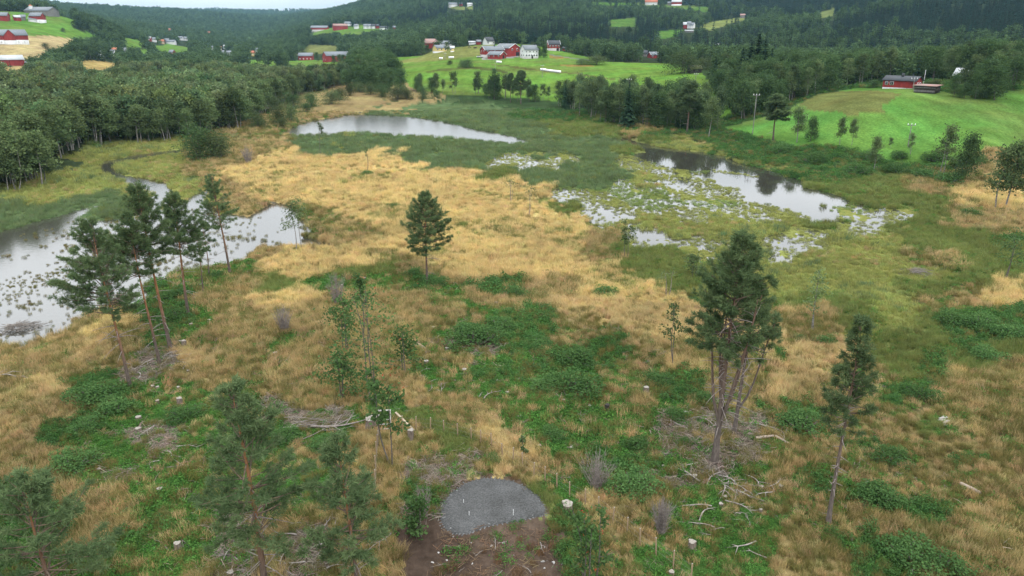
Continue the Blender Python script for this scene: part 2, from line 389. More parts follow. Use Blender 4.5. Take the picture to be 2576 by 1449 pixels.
PALETTE = np.array([
 (0.340, 0.265, 0.115), (0.180, 0.140, 0.064), (0.090, 0.084, 0.036), (0.104, 0.120, 0.040), (0.044, 0.088, 0.022), (0.030, 0.050, 0.020), (0.135, 0.142, 0.042),
 (0.064, 0.094, 0.040), (0.075, 0.082, 0.030), (0.030, 0.028, 0.016), (0.105, 0.088, 0.066), (0.066, 0.049, 0.036), (0.026, 0.036, 0.017),
 (0.080, 0.152, 0.026), (0.270, 0.215, 0.110), (0.108, 0.118, 0.040), (0.086, 0.094, 0.030), (0.20, 0.19, 0.18)])
gcls = np.full((NR, NC), CF)
gcls[near] = cls_n
gcls[near] = np.where((gcls[near] == Cm) & (GZ[near] > -0.02), Cs, gcls[near])
gcol = PALETTE[gcls]
_wx, _wy = 2.5 * fbm(GX * 0.09, GY * 0.09, 140, 4), 2.5 * fbm(GX * 0.09, GY * 0.09, 144, 4)
gf = field_of(GX + _wx, GY + _wy)
for i, (c, t, p) in enumerate(FIELDS):
    k_ = gf == i
    x_, y_ = GX[k_], GY[k_]
    w_ = 1 + 0.16 * fbm(x_ / 22, y_ / 9, 150 + i, 4) + 0.06 * np.sin((x_ * math.cos(i) + y_ * math.sin(i)) * 0.42 + 2 * fbm(x_ / 40, y_ / 40, 170, 2)) * (c in (CFIELD, CCROP))
    m_ = np.clip(0.9 * fbm(x_ / 35, y_ / 16, 190 + i, 4) + 0.05, 0, 0.5)[:, None] * (c == CFIELD)
    gcol[k_] = (PALETTE[c] * np.array(t) * (1 - m_) + PALETTE[CPAST] * m_) * w_[:, None]
    gcls[gf == i] = c
_so = (sdist(SOIL, GX, GY) + 1.5 * fbm(GX * 0.9, GY * 0.9, 133, 5, 0.65)) > 0
gcol[_so] = PALETTE[CD]; gcls[_so] = CD

# ------------------------------------------------------------------ mesh and material helpers
def mesh_np(name, V, F, mats=(), midx=None, smooth=False, attrs=None):
    """V (n,3) and F: array (m,k) or list of such arrays"""
    if not isinstance(F, (list, tuple)):
        F = [F]
    F = [np.asarray(f, np.int32) for f in F if len(f)]
    me = bpy.data.meshes.new(name)
    V = np.asarray(V, np.float32)
    me.vertices.add(len(V)); me.vertices.foreach_set("co", V.ravel())
    loops = np.concatenate([f.ravel() for f in F])
    tot = np.concatenate([np.full(len(f), f.shape[1], np.int32) for f in F])
    start = np.concatenate([[0], np.cumsum(tot)[:-1]]).astype(np.int32)
    me.loops.add(len(loops)); me.loops.foreach_set("vertex_index", loops.astype(np.int32))
    me.polygons.add(len(tot)); me.polygons.foreach_set("loop_start", start)
    me.polygons.foreach_set("loop_total", tot)
    for m in mats:
        me.materials.append(m)
    if midx is not None:
        me.polygons.foreach_set("material_index", np.asarray(midx, np.int32))
    if smooth:
        me.polygons.foreach_set("use_smooth", np.ones(len(tot), bool))
    for k, (typ, dat) in (attrs or {}).items():
        a = me.attributes.new(k, typ, 'POINT')
        dat = np.asarray(dat, np.float32)
        if typ == 'FLOAT_COLOR':
            if dat.shape[1] == 3:
                dat = np.concatenate([dat, np.ones((len(dat), 1), np.float32)], 1)
            a.data.foreach_set("color", dat.ravel())
        elif typ == 'FLOAT_VECTOR':
            a.data.foreach_set("vector", dat.ravel())
        else:
            a.data.foreach_set("value", dat.ravel())
    me.update(calc_edges=True)
    me.validate()
    return me

class MB:
    """collects tubes, boxes and leaves into one mesh"""
    def __init__(self):
        self.V, self.F, self.n, self.var, self.m = [], {}, 0, [], {}
    def add(self, V, F, mat=0, var=None):
        V = np.asarray(V, float).reshape(-1, 3)
        F = np.asarray(F, int)
        if F.ndim == 1:
            F = F[None]
        self.F.setdefault(F.shape[1], []).append(F + self.n)
        self.m.setdefault(F.shape[1], []).append(np.full(len(F), mat))
        self.V.append(V); self.n += len(V)
        self.var.append(np.full(len(V), 0.5) if var is None else np.broadcast_to(np.asarray(var, float), (len(V),)))
        return self
    def tube(self, pts, rad, sides=5, mat=0, cap=False, var=None):
        pts = np.asarray(pts, float); k = len(pts)
        rad = np.broadcast_to(np.asarray(rad, float), (k,))
        t = np.gradient(pts, axis=0); t /= np.linalg.norm(t, axis=1)[:, None] + 1e-9
        ref = np.array([0, 0, 1.0]) if abs(t[0, 2]) < 0.9 else np.array([1.0, 0, 0])
        a = np.cross(t, ref); a /= np.linalg.norm(a, axis=1)[:, None] + 1e-9
        b = np.cross(t, a)
        th = np.arange(sides) / sides * 2 * np.pi
        V = pts[:, None] + rad[:, None, None] * (np.cos(th)[None, :, None] * a[:, None] + np.sin(th)[None, :, None] * b[:, None])
        i = np.arange(k - 1)[:, None] * sides; j = np.arange(sides)[None]; j2 = (j + 1) % sides
        F = np.stack([i + j, i + j2, i + sides + j2, i + sides + j], 2).reshape(-1, 4)
        n0 = self.n
        self.add(V.reshape(-1, 3), F, mat, var)
        if cap:
            self.F.setdefault(sides, []).append(np.array([n0 + (k - 1) * sides + np.arange(sides)]))
            self.m.setdefault(sides, []).append(np.array([mat]))
        return self
    def box(self, c, s, mat=0, rot=None):
        c = np.asarray(c, float); s = np.asarray(s, float) / 2
        V = np.array([(x, y, z) for z in (-1, 1) for y in (-1, 1) for x in (-1, 1)], float) * s
        if rot is not None:
            V = V @ np.array(rot.to_3x3() if hasattr(rot, 'to_3x3') else rot).T
        F = [(0, 2, 3, 1), (4, 5, 7, 6), (0, 1, 5, 4), (2, 6, 7, 3), (0, 4, 6, 2), (1, 3, 7, 5)]
        return self.add(V + c, F, mat)
    def leaves(self, C, size, var=None, mat=0, up=0.3, rng=RNG, aspect=0.6, jit=0.35, fold=0.0):
        """diamond leaves, one per row of C"""
        C = np.asarray(C, float); n = len(C)
        nrm = rng.normal(size=(n, 3)); nrm[:, 2] += up * 2
        nrm /= np.linalg.norm(nrm, axis=1)[:, None]
        a = rng.normal(size=(n, 3)); a -= (a * nrm).sum(1)[:, None] * nrm; a /= np.linalg.norm(a, axis=1)[:, None]
        b = np.cross(nrm, a)
        s = (np.broadcast_to(np.asarray(size, float), (n,)) * rng.uniform(1 - jit, 1 + jit, n))[:, None]
        V = np.stack([C - a * s, C + b * s * aspect - nrm * s * fold, C + a * s, C - b * s * aspect - nrm * s * fold], 1)
        F = np.arange(n * 4).reshape(n, 4)
        vv = rng.uniform(0, 1, n) if var is None else np.asarray(var)
        return self.add(V.reshape(-1, 3), F, mat, np.repeat(vv, 4))
    def mesh(self, name, mats, smooth=False):
        F, M = [], []
        for k in self.F:
            F.append(np.concatenate(self.F[k])); M.append(np.concatenate(self.m[k]))
        return mesh_np(name, np.concatenate(self.V), F, mats, np.concatenate(M), smooth, {'var': ('FLOAT', np.concatenate(self.var))})

def link(name, data, parent=None, loc=(0, 0, 0), rz=0.0, scale=1.0):
    o = bpy.data.objects.new(name, data)
    COL.objects.link(o)
    o.location = loc; o.rotation_euler = (0, 0, rz)
    o.scale = (scale,) * 3 if not hasattr(scale, '__len__') else scale
    if parent is not None:
        o.parent = parent
    return o
def tag(o, label, cat, group=None):
    o['label'] = label; o['category'] = cat
    if group:
        o['group'] = group
    return o
def thing(name, label, cat, loc, rz=0.0, group=None, scale=1.0):
    return tag(link(name, None, None, loc, rz, scale), label, cat, group)

MATS = {}
def nodes_of(name):
    m = bpy.data.materials.new(name); m.use_nodes = True
    nt = m.node_tree; nt.nodes.clear()
    MATS[name] = m
    def N(kind, **kw):
        n = nt.nodes.new(kind)
        for k, v in kw.items():
            setattr(n, k, v)
        return n
    def L(a, b):
        nt.links.new(a, b)
    return m, N, L
def noise_col(N, L, c1, c2, scale, detail=5, coord='Object', stretch=(1, 1, 1), lo=0.35, hi=0.65):
    t = N('ShaderNodeTexCoord'); mp_ = N('ShaderNodeMapping'); mp_.inputs['Scale'].default_value = stretch
    L(t.outputs[coord], mp_.inputs[0])
    n = N('ShaderNodeTexNoise'); n.inputs['Scale'].default_value = scale; n.inputs['Detail'].default_value = detail
    L(mp_.outputs[0], n.inputs['Vector'])
    r = N('ShaderNodeMapRange'); r.inputs[1].default_value = lo; r.inputs[2].default_value = hi
    L(n.outputs[0], r.inputs[0])
    mx = N('ShaderNodeMix', data_type='RGBA'); mx.inputs[6].default_value = (*c1, 1); mx.inputs[7].default_value = (*c2, 1)
    L(r.outputs[0], mx.inputs[0])
    return mx.outputs[2], n.outputs[0]
def solid(name, c1, c2=None, scale=6.0, rough=0.8, stretch=(1, 1, 1), bump=0.0, spec=0.3, metal=0.0):
    m, N, L = nodes_of(name)
    b = N('ShaderNodeBsdfPrincipled'); b.inputs['Roughness'].default_value = rough; b.inputs['Specular IOR Level'].default_value = spec; b.inputs['Metallic'].default_value = metal
    c2 = c2 or tuple(x * 0.7 for x in c1)
    c, n = noise_col(N, L, c1, c2, scale, stretch=stretch)
    L(c, b.inputs['Base Color'])
    if bump:
        bp = N('ShaderNodeBump'); bp.inputs['Strength'].default_value = bump; bp.inputs['Distance'].default_value = 0.05
        L(n, bp.inputs['Height']); L(bp.outputs[0], b.inputs['Normal'])
    o = N('ShaderNodeOutputMaterial'); L(b.outputs[0], o.inputs[0])
    return m
def leafmat(name, c1, c2, trans=0.3, instancer=False, rand=0.35):
    """two-sided leaf: diffuse plus a share of light let through; colour differs leaf by leaf and plant by plant"""
    m, N, L = nodes_of(name)
    at_ = N('ShaderNodeAttribute', attribute_name='var')
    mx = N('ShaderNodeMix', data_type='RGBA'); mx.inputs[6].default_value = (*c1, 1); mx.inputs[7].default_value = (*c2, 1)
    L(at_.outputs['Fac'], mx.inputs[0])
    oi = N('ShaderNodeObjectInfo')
    mr_ = N('ShaderNodeMapRange'); mr_.inputs[3].default_value = 1 - rand; mr_.inputs[4].default_value = 1 + rand
    L(oi.outputs['Random'], mr_.inputs[0])
    ml = N('ShaderNodeMix', data_type='RGBA', blend_type='MULTIPLY'); ml.inputs[0].default_value = 1.0
    L(mx.outputs[2], ml.inputs[6]); L(mr_.outputs[0], ml.inputs[7])
    col = ml.outputs[2]
    if instancer:
        ti = N('ShaderNodeAttribute', attribute_name='tint', attribute_type='INSTANCER')
        m2 = N('ShaderNodeMix', data_type='RGBA', blend_type='MULTIPLY'); m2.inputs[0].default_value = 1.0
        L(col, m2.inputs[6]); L(ti.outputs['Color'], m2.inputs[7])
        col = m2.outputs[2]
    df = N('ShaderNodeBsdfDiffuse'); L(col, df.inputs[0])
    tr = N('ShaderNodeBsdfTranslucent'); L(col, tr.inputs[0])
    ms = N('ShaderNodeMixShader'); ms.inputs[0].default_value = trans
    L(df.outputs[0], ms.inputs[1]); L(tr.outputs[0], ms.inputs[2])
    o = N('ShaderNodeOutputMaterial'); L(ms.outputs[0], o.inputs[0])
    return m

# ground: plot colours carried by the mesh, broken up by several scales of noise
gm, N, L = nodes_of('ground')
ga = N('ShaderNodeAttribute', attribute_name='plot')
def gnoise(scale, detail, lo, hi, a, b, stretch=(1, 1, 1)):
    t = N('ShaderNodeTexCoord'); mp_ = N('ShaderNodeMapping'); mp_.inputs['Scale'].default_value = stretch
    L(t.outputs['Object'], mp_.inputs[0])
    n = N('ShaderNodeTexNoise'); n.inputs['Scale'].default_value = scale; n.inputs['Detail'].default_value = detail; n.inputs['Roughness'].default_value = 0.6
    L(mp_.outputs[0], n.inputs['Vector'])
    r = N('ShaderNodeMapRange'); r.inputs[1].default_value = lo; r.inputs[2].default_value = hi; r.inputs[3].default_value = a; r.inputs[4].default_value = b
    L(n.outputs[0], r.inputs[0])
    return r.outputs[0], n.outputs[0]
n1, _ = gnoise(0.03, 6, 0.35, 0.65, 0.8, 1.2)
n2, h2 = gnoise(1.7, 7, 0.3, 0.7, 0.66, 1.34)
mow, _ = gnoise(0.25, 3, 0.35, 0.65, 0.88, 1.12, (1, 0.12, 1))
n3, h3 = gnoise(0.22, 5, 0.35, 0.65, 0.85, 1.15, (1, 0.6, 1))
pm = N('ShaderNodeMath', operation='MULTIPLY'); L(n1, pm.inputs[0]); L(n2, pm.inputs[1])
pm2 = N('ShaderNodeMath', operation='MULTIPLY'); L(pm.outputs[0], pm2.inputs[0]); L(n3, pm2.inputs[1])
pm3 = N('ShaderNodeMath', operation='MULTIPLY'); L(pm2.outputs[0], pm3.inputs[0]); L(mow, pm3.inputs[1])
mm = N('ShaderNodeMix', data_type='RGBA', blend_type='MULTIPLY'); mm.inputs[0].default_value = 1.0
L(ga.outputs['Color'], mm.inputs[6]); L(pm3.outputs[0], mm.inputs[7])
gh, _ = gnoise(0.06, 4, 0.35, 0.65, 0.0, 1.0)
hsv = N('ShaderNodeHueSaturation')
hm = N('ShaderNodeMapRange'); hm.inputs[3].default_value = 0.485; hm.inputs[4].default_value = 0.512
L(gh, hm.inputs[0]); L(hm.outputs[0], hsv.inputs['Hue']); L(mm.outputs[2], hsv.inputs['Color'])
gb = N('ShaderNodeBsdfDiffuse'); L(hsv.outputs[0], gb.inputs[0])
bp = N('ShaderNodeBump'); bp.inputs['Strength'].default_value = 0.8; bp.inputs['Distance'].default_value = 0.25
L(h2, bp.inputs['Height']); L(bp.outputs[0], gb.inputs['Normal'])
go = N('ShaderNodeOutputMaterial'); L(gb.outputs[0], go.inputs[0])

idx = np.arange(NR * NC).reshape(NR, NC)
jj = np.arange(NC); jn = (jj + 1) % NC
gF = np.stack([idx[:-1][:, jj], idx[:-1][:, jn], idx[1:][:, jn], idx[1:][:, jj]], 2).reshape(-1, 4)[:, ::-1]
gF = np.concatenate([gF])
gme = mesh_np('ground', np.stack([GX, GY, GZ], 2).reshape(-1, 3), [gF, np.array([idx[0][jj]])], [gm], None, True, {'plot': ('FLOAT_COLOR', gcol.reshape(-1, 3))})
ground = link('ground', gme); ground['kind'] = 'structure'

# water: two still sheets at lake level, seen where the ground dips below them
def water_mat(name, rough, ripple, scale, ior=1.8):
    m, N, L = nodes_of(name)
    wb = N('ShaderNodeBsdfPrincipled'); wb.inputs['Base Color'].default_value = (0.035, 0.034, 0.027, 1); wb.inputs['Roughness'].default_value = rough
    wb.inputs['IOR'].default_value = ior
    t = N('ShaderNodeTexCoord'); n = N('ShaderNodeTexNoise'); n.inputs['Scale'].default_value = scale; n.inputs['Detail'].default_value = 3; L(t.outputs['Object'], n.inputs['Vector'])
    bp = N('ShaderNodeBump'); bp.inputs['Strength'].default_value = ripple; bp.inputs['Distance'].default_value = 0.3; L(n.outputs[0], bp.inputs['Height']); L(bp.outputs[0], wb.inputs['Normal'])
    o = N('ShaderNodeOutputMaterial'); L(wb.outputs[0], o.inputs[0])
    return m
def sheet(name, pts, z, wm):
    V = [(x, y, z) for x, y in pts]
    ob = link(name, mesh_np(name, V, np.array([list(range(len(V)))]), [wm])); ob['kind'] = 'structure'
    return ob
def up_face(pts):
    a = sum(pts[i][0] * pts[(i + 1) % len(pts)][1] - pts[(i + 1) % len(pts)][0] * pts[i][1] for i in range(len(pts)))
    return pts if a > 0 else pts[::-1]
sheet('stream_water', up_face(on_level([(-150, 900), (-150, 480), (230, 365), (500, 360), (600, 460), (800, 480), (830, 620), (500, 720), (150, 880)])), 0.0, water_mat('stream_water', 0.10, 0.03, 1.2, 2.2))
sheet('pond_water', up_face(on_level([(640, 340), (760, 285), (950, 268), (1250, 290), (1470, 320), (1440, 430), (1380, 500), (1350, 500), (1100, 430), (700, 365)])), 0.0, water_mat('pond_water', 0.14, 0.04, 0.8, 6.0))
sheet('marsh_water', up_face(on_level([(1470, 320), (1700, 350), (2150, 460), (2300, 540), (2200, 680), (1700, 680), (1380, 500), (1440, 430)])), 0.0, water_mat('marsh_water', 0.04, 0.015, 0.9, 1.9))

# gravel pad: a raised disc with a sloping rim
gv, N, L = nodes_of('gravel')
c, h = noise_col(N, L, (0.050, 0.051, 0.051), (0.080, 0.081, 0.081), 9.0, 8, lo=0.3, hi=0.7)
t = N('ShaderNodeTexCoord'); vo = N('ShaderNodeTexVoronoi'); vo.inputs['Scale'].default_value = 14.0; L(t.outputs['Object'], vo.inputs['Vector'])
c2, _h = noise_col(N, L, (0.72, 0.72, 0.70), (1.2, 1.2, 1.2), 0.55, 4, lo=0.3, hi=0.7)
mq = N('ShaderNodeMix', data_type='RGBA', blend_type='MULTIPLY'); mq.inputs[0].default_value = 1.0; L(c, mq.inputs[6]); L(c2, mq.inputs[7])
mx = N('ShaderNodeMix', data_type='RGBA', blend_type='MULTIPLY'); mx.inputs[0].default_value = 0.75
L(mq.outputs[2], mx.inputs[6])
bw = N('ShaderNodeMapRange'); bw.inputs[3].default_value = 0.55; bw.inputs[4].default_value = 1.5; L(vo.outputs['Color'], bw.inputs[0]); L(bw.outputs[0], mx.inputs[7])
b = N('ShaderNodeBsdfPrincipled'); b.inputs['Roughness'].default_value = 0.9; b.inputs['Specular IOR Level'].default_value = 0.2
L(mx.outputs[2], b.inputs['Base Color'])
bp = N('ShaderNodeBump'); bp.inputs['Strength'].default_value = 0.6; bp.inputs['Distance'].default_value = 0.04; L(vo.outputs['Distance'], bp.inputs['Height']); L(bp.outputs[0], b.inputs['Normal'])
o = N('ShaderNodeOutputMaterial'); L(b.outputs[0], o.inputs[0])
pc = np.mean(PAD, 0)
ring = []
for i in range(len(PAD)):
    a_, b_ = np.array(PAD[i]), np.array(PAD[(i + 1) % len(PAD)])
    for f in (0, 0.25, 0.5, 0.75):
        p = a_ * (1 - f) + b_ * f
        ring.append(p + (p - pc) * (0.035 * fbm(p[0] * 1.5, p[1] * 1.5, 9, 4, 0.7)))
ring = np.array(ring); nr_ = len(ring)
Vp, Fp = [], []
for k, (s_, z_) in enumerate(((1.03, 1.95), (0.985, 2.07), (0.8, 2.10), (0.5, 2.115), (0.2, 2.12))):
    q = pc + (ring - pc) * s_
    Vp += [(x, y, z_ + 0.015 * float(fbm(x, y, 8, 2))) for x, y in q]
Vp.append((pc[0], pc[1], 2.12))
for k in range(4):
    for i in range(nr_):
        j = (i + 1) % nr_
        Fp.append((k * nr_ + i, k * nr_ + j, (k + 1) * nr_ + j, (k + 1) * nr_ + i))
F3 = [(4 * nr_ + i, 4 * nr_ + (i + 1) % nr_, 5 * nr_) for i in range(nr_)]
Fp, F3 = np.array(Fp), np.array(F3)
_p = np.array(Vp); _f = F3[0]
if np.cross(_p[_f[1]] - _p[_f[0]], _p[_f[2]] - _p[_f[0]])[2] < 0:
    Fp, F3 = Fp[:, ::-1], F3[:, ::-1]
pad = link('gravel_pad', mesh_np('gravel_pad', Vp, [Fp, F3], [gv], None, True)); pad['kind'] = 'structure'

# ------------------------------------------------------------------ plants
def barkmat(name, low, high, z0, z1, scale=8.0, stretch=(1, 1, 0.3)):
    """bark that turns from the grey lower stem to the warm upper stem, as on old pines"""
    m, N, L = nodes_of(name)
    a, h = noise_col(N, L, low, tuple(x * 0.6 for x in low), scale, stretch=stretch)
    b_, _ = noise_col(N, L, high, tuple(x * 0.65 for x in high), scale, stretch=stretch)
    t = N('ShaderNodeTexCoord'); s = N('ShaderNodeSeparateXYZ'); L(t.outputs['Object'], s.inputs[0])
    r = N('ShaderNodeMapRange'); r.inputs[1].default_value = z0; r.inputs[2].default_value = z1; L(s.outputs['Z'], r.inputs[0])
    mx = N('ShaderNodeMix', data_type='RGBA'); L(r.outputs[0], mx.inputs[0]); L(a, mx.inputs[6]); L(b_, mx.inputs[7])
    d = N('ShaderNodeBsdfDiffuse'); L(mx.outputs[2], d.inputs[0])
    bp = N('ShaderNodeBump'); bp.inputs['Strength'].default_value = 0.6; bp.inputs['Distance'].default_value = 0.05; L(h, bp.inputs['Height']); L(bp.outputs[0], d.inputs['Normal'])
    o = N('ShaderNodeOutputMaterial'); L(d.outputs[0], o.inputs[0])
    return m
M_PINE = barkmat('pine_bark', (0.125, 0.10, 0.085), (0.31, 0.155, 0.078), 2.2, 7.0)
M_BIRCHBARK = None
m, N, L = nodes_of('birch_bark')
c, h = noise_col(N, L, (0.23, 0.22, 0.20), (0.05, 0.045, 0.04), 5.0, 4, stretch=(0.6, 0.6, 2.2), lo=0.5, hi=0.62)
d = N('ShaderNodeBsdfDiffuse'); L(c, d.inputs[0]); o = N('ShaderNodeOutputMaterial'); L(d.outputs[0], o.inputs[0])
M_BIRCHBARK = m
M_GREYBARK = solid('grey_bark', (0.13, 0.115, 0.10), (0.07, 0.06, 0.05), 9, 0.9)
M_DARKBARK = solid('spruce_bark', (0.035, 0.030, 0.024), (0.022, 0.019, 0.015), 9, 0.9)
M_PINEGREY = barkmat('grey_pine_bark', (0.15, 0.125, 0.11), (0.175, 0.115, 0.085), 3.0, 10.0)
M_DEAD = solid('weathered_wood', (0.27, 0.245, 0.22), (0.14, 0.12, 0.105), 7, 0.9)
M_TWIG = solid('bare_twig', (0.27, 0.235, 0.215), (0.15, 0.125, 0.115), 6, 0.9)
M_LIMB = solid('pine_limb', (0.17, 0.12, 0.085), (0.09, 0.07, 0.055), 6, 0.9)
M_NEEDLE = leafmat('pine_needle', (0.060, 0.104, 0.046), (0.142, 0.194, 0.086), 0.3, rand=0.12)
M_SPRUCE = leafmat('spruce_needle', (0.012, 0.032, 0.018), (0.032, 0.060, 0.030), 0.15, rand=0.25)
M_BIRCH = leafmat('birch_leaf', (0.062, 0.104, 0.042), (0.132, 0.172, 0.072), 0.3, rand=0.36)
M_ALDER = leafmat('alder_leaf', (0.042, 0.084, 0.032), (0.092, 0.142, 0.054), 0.3, rand=0.22)
M_ROWAN = leafmat('rowan_leaf', (0.042, 0.088, 0.030), (0.088, 0.148, 0.050), 0.32, rand=0.15)
M_SHRUB = leafmat('shrub_leaf', (0.044, 0.104, 0.034), (0.100, 0.176, 0.056), 0.3, rand=0.2)
M_BERRY = solid('rowan_berry', (0.45, 0.03, 0.015), (0.35, 0.02, 0.01), 5, 0.5)

def rnd_dirs(n, rng):
    v = rng.normal(size=(n, 3))
    return v / np.linalg.norm(v, axis=1)[:, None]

def needle_tufts(mb, C, D, rng, n=11, ln=0.26, wd=0.034, var=None):
    """sprays of needles: thin triangles fanned about each shoot direction"""
    C = np.asarray(C); D = np.asarray(D); k = len(C)
    d = np.repeat(D, n, 0) * 0.9 + rng.normal(size=(k * n, 3)) * 0.75
    d /= np.linalg.norm(d, axis=1)[:, None]
    c = np.repeat(C, n, 0) + rng.normal(size=(k * n, 3)) * 0.05
    s = np.cross(d, rng.normal(size=(k * n, 3))); s /= np.linalg.norm(s, axis=1)[:, None]
    l = (ln * rng.uniform(0.7, 1.25, k * n))[:, None]
    V = np.stack([c - s * wd, c + s * wd, c + d * l + s * wd * 0.6, c + d * l - s * wd * 0.6], 1)
    vv = np.repeat(rng.uniform(0, 1, k) if var is None else var, n)
    mb.add(V.reshape(-1, 3), np.arange(k * n * 4).reshape(-1, 4), 0, np.repeat(np.clip(vv + rng.normal(size=k * n) * 0.15, 0, 1), 4))

def pine(name, H, crown, rmax, lean, seed, trunk_r=0.2, dead=14, dense=1.0, onesided=0.0, forks=0, shape=0.80, bark=None, ln=0.24, wd=0.017, nn=12):
    """Scots pine: returns trunk mesh (bark, with bare dead limbs) and crown mesh (needles)"""
    rng = np.random.default_rng(seed)
    tr, cr = MB(), MB()
    def spine(h, lean, wob, n=10):
        t = np.linspace(0, 1, n)
        p = np.stack([lean[0] * t + wob * np.sin(t * 5 + seed) * t, lean[1] * t + wob * np.cos(t * 4 + seed) * t, h * t], 1)
        return p
    sp = spine(H, lean, 0.12)
    def on_spine(z):
        t = np.clip(z / H, 0, 1) * (len(sp) - 1); i = min(int(t), len(sp) - 2)
        return sp[i] * (1 - (t - i)) + sp[i + 1] * (t - i)
    zz = np.linspace(0, 1, len(sp))
    tr.tube(sp, trunk_r * (1 - zz) ** 1.05 + 0.012 + trunk_r * 0.35 * np.exp(-zz * 26), 9)
    def limb(base, az, L_, el, live, r0):
        n = 6; t = np.linspace(0, 1, n)
        dh = np.array([math.cos(az), math.sin(az), 0.0])
        side = np.array([-dh[1], dh[0], 0])
        bend = rng.normal() * 0.12
        P = base + np.outer(t * L_ * math.cos(el), dh) + np.outer(bend * L_ * t * t, side)
        P[:, 2] += L_ * (math.sin(el) * t + 0.22 * t * t * (1 if live else -0.8))
        tr.tube(P, r0 * (1 - t) ** 0.8 + 0.008, 4, 1 if live else 2)
        return P, dh, side
    zc0 = crown * H
    nw = int((H - zc0) / (0.42 / dense ** 0.5))
    Cs_, Ds_, Vs_ = [], [], []
    for w in range(nw):
        z = zc0 + (H - zc0) * (w + rng.uniform(0, 0.9)) / nw
        t = (z - zc0) / (H - zc0)
        prof = (1 - t) ** shape * (0.62 + 0.38 * min(1, t * 4)) * 1.28
        for b_ in range(int(rng.integers(4, 7))):
            az = rng.uniform(0, 2 * math.pi)
            L_ = rmax * prof * rng.uniform(0.62, 1.15) * (1 + onesided * math.cos(az)) + 0.25
            el = math.radians(-2 + 52 * t ** 1.1 + rng.normal() * 15)
            P, dh, side = limb(on_spine(z), az, L_, el, True, 0.014 + 0.009 * L_)
            k = max(4, int(L_ / (0.15 / min(1.0, dense))))
            f = rng.uniform(0.36 - 0.3 * t, 1.0, k); f[:2] = (0.97, 0.9)
            i = np.minimum((f * 5).astype(int), 4); fr = (f * 5 - i)[:, None]
            base = P[i] * (1 - fr) + P[i + 1] * fr
            sgn = rng.choice([-1, 1], k)[:, None]
            tl = (0.16 + 0.30 * L_ * (1.05 - f) * rng.uniform(0.4, 1, k))[:, None]
            td = dh * 0.75 + sgn * side * rng.uniform(0.3, 1.0, (k, 1)) + np.array([0, 0, 1.0]) * rng.uniform(-0.15, 1.0, (k, 1))
            td /= np.linalg.norm(td, axis=1)[:, None]
            tip = base + td * tl
            v0 = np.clip(0.25 + 0.5 * rng.uniform() + 0.2 * (f - 0.5), 0, 1)
            Cs_ += [tip, base + td * tl * 0.45]; Ds_ += [td, td]; Vs_ += [v0, v0 - 0.12]
    C = np.concatenate(Cs_); D = np.concatenate(Ds_); Vv = np.clip(np.concatenate(Vs_), 0, 1)
    needle_tufts(cr, C, D, rng, nn, ln, wd, Vv)
    for k in range(dead):
        z = H * rng.uniform(0.16, crown + 0.12)
        limb(on_spine(z), rng.uniform(0, 6.28), rmax * rng.uniform(0.25, 0.8), math.radians(rng.uniform(-18, 22)), False, 0.028)
    for k in range(forks):
        az = rng.uniform(0, 6.28); z0 = H * rng.uniform(0.12, 0.3)
        b0 = on_spine(z0); t = np.linspace(0, 1, 7)
        L_ = (H * 0.78 - z0)
        P = b0 + np.stack([math.cos(az) * 1.7 * t ** 0.7 + lean[0] * t * 0.6 + 0.08 * np.sin(6 * t + k), math.sin(az) * 1.7 * t ** 0.7, L_ * t], 1)
        tr.tube(P, trunk_r * 0.42 * (1 - t) + 0.025, 6)
        for q in range(12):
            s_ = P[int(rng.integers(1, 6))]
            limb(s_, rng.uniform(0, 6.28), rmax * rng.uniform(0.3, 0.8), math.radians(rng.uniform(5, 62)), False, 0.022)
    return tr.mesh(name + '_trunk', [bark or M_PINE, M_LIMB, M_TWIG], True), cr.mesh(name + '_crown', [M_NEEDLE])

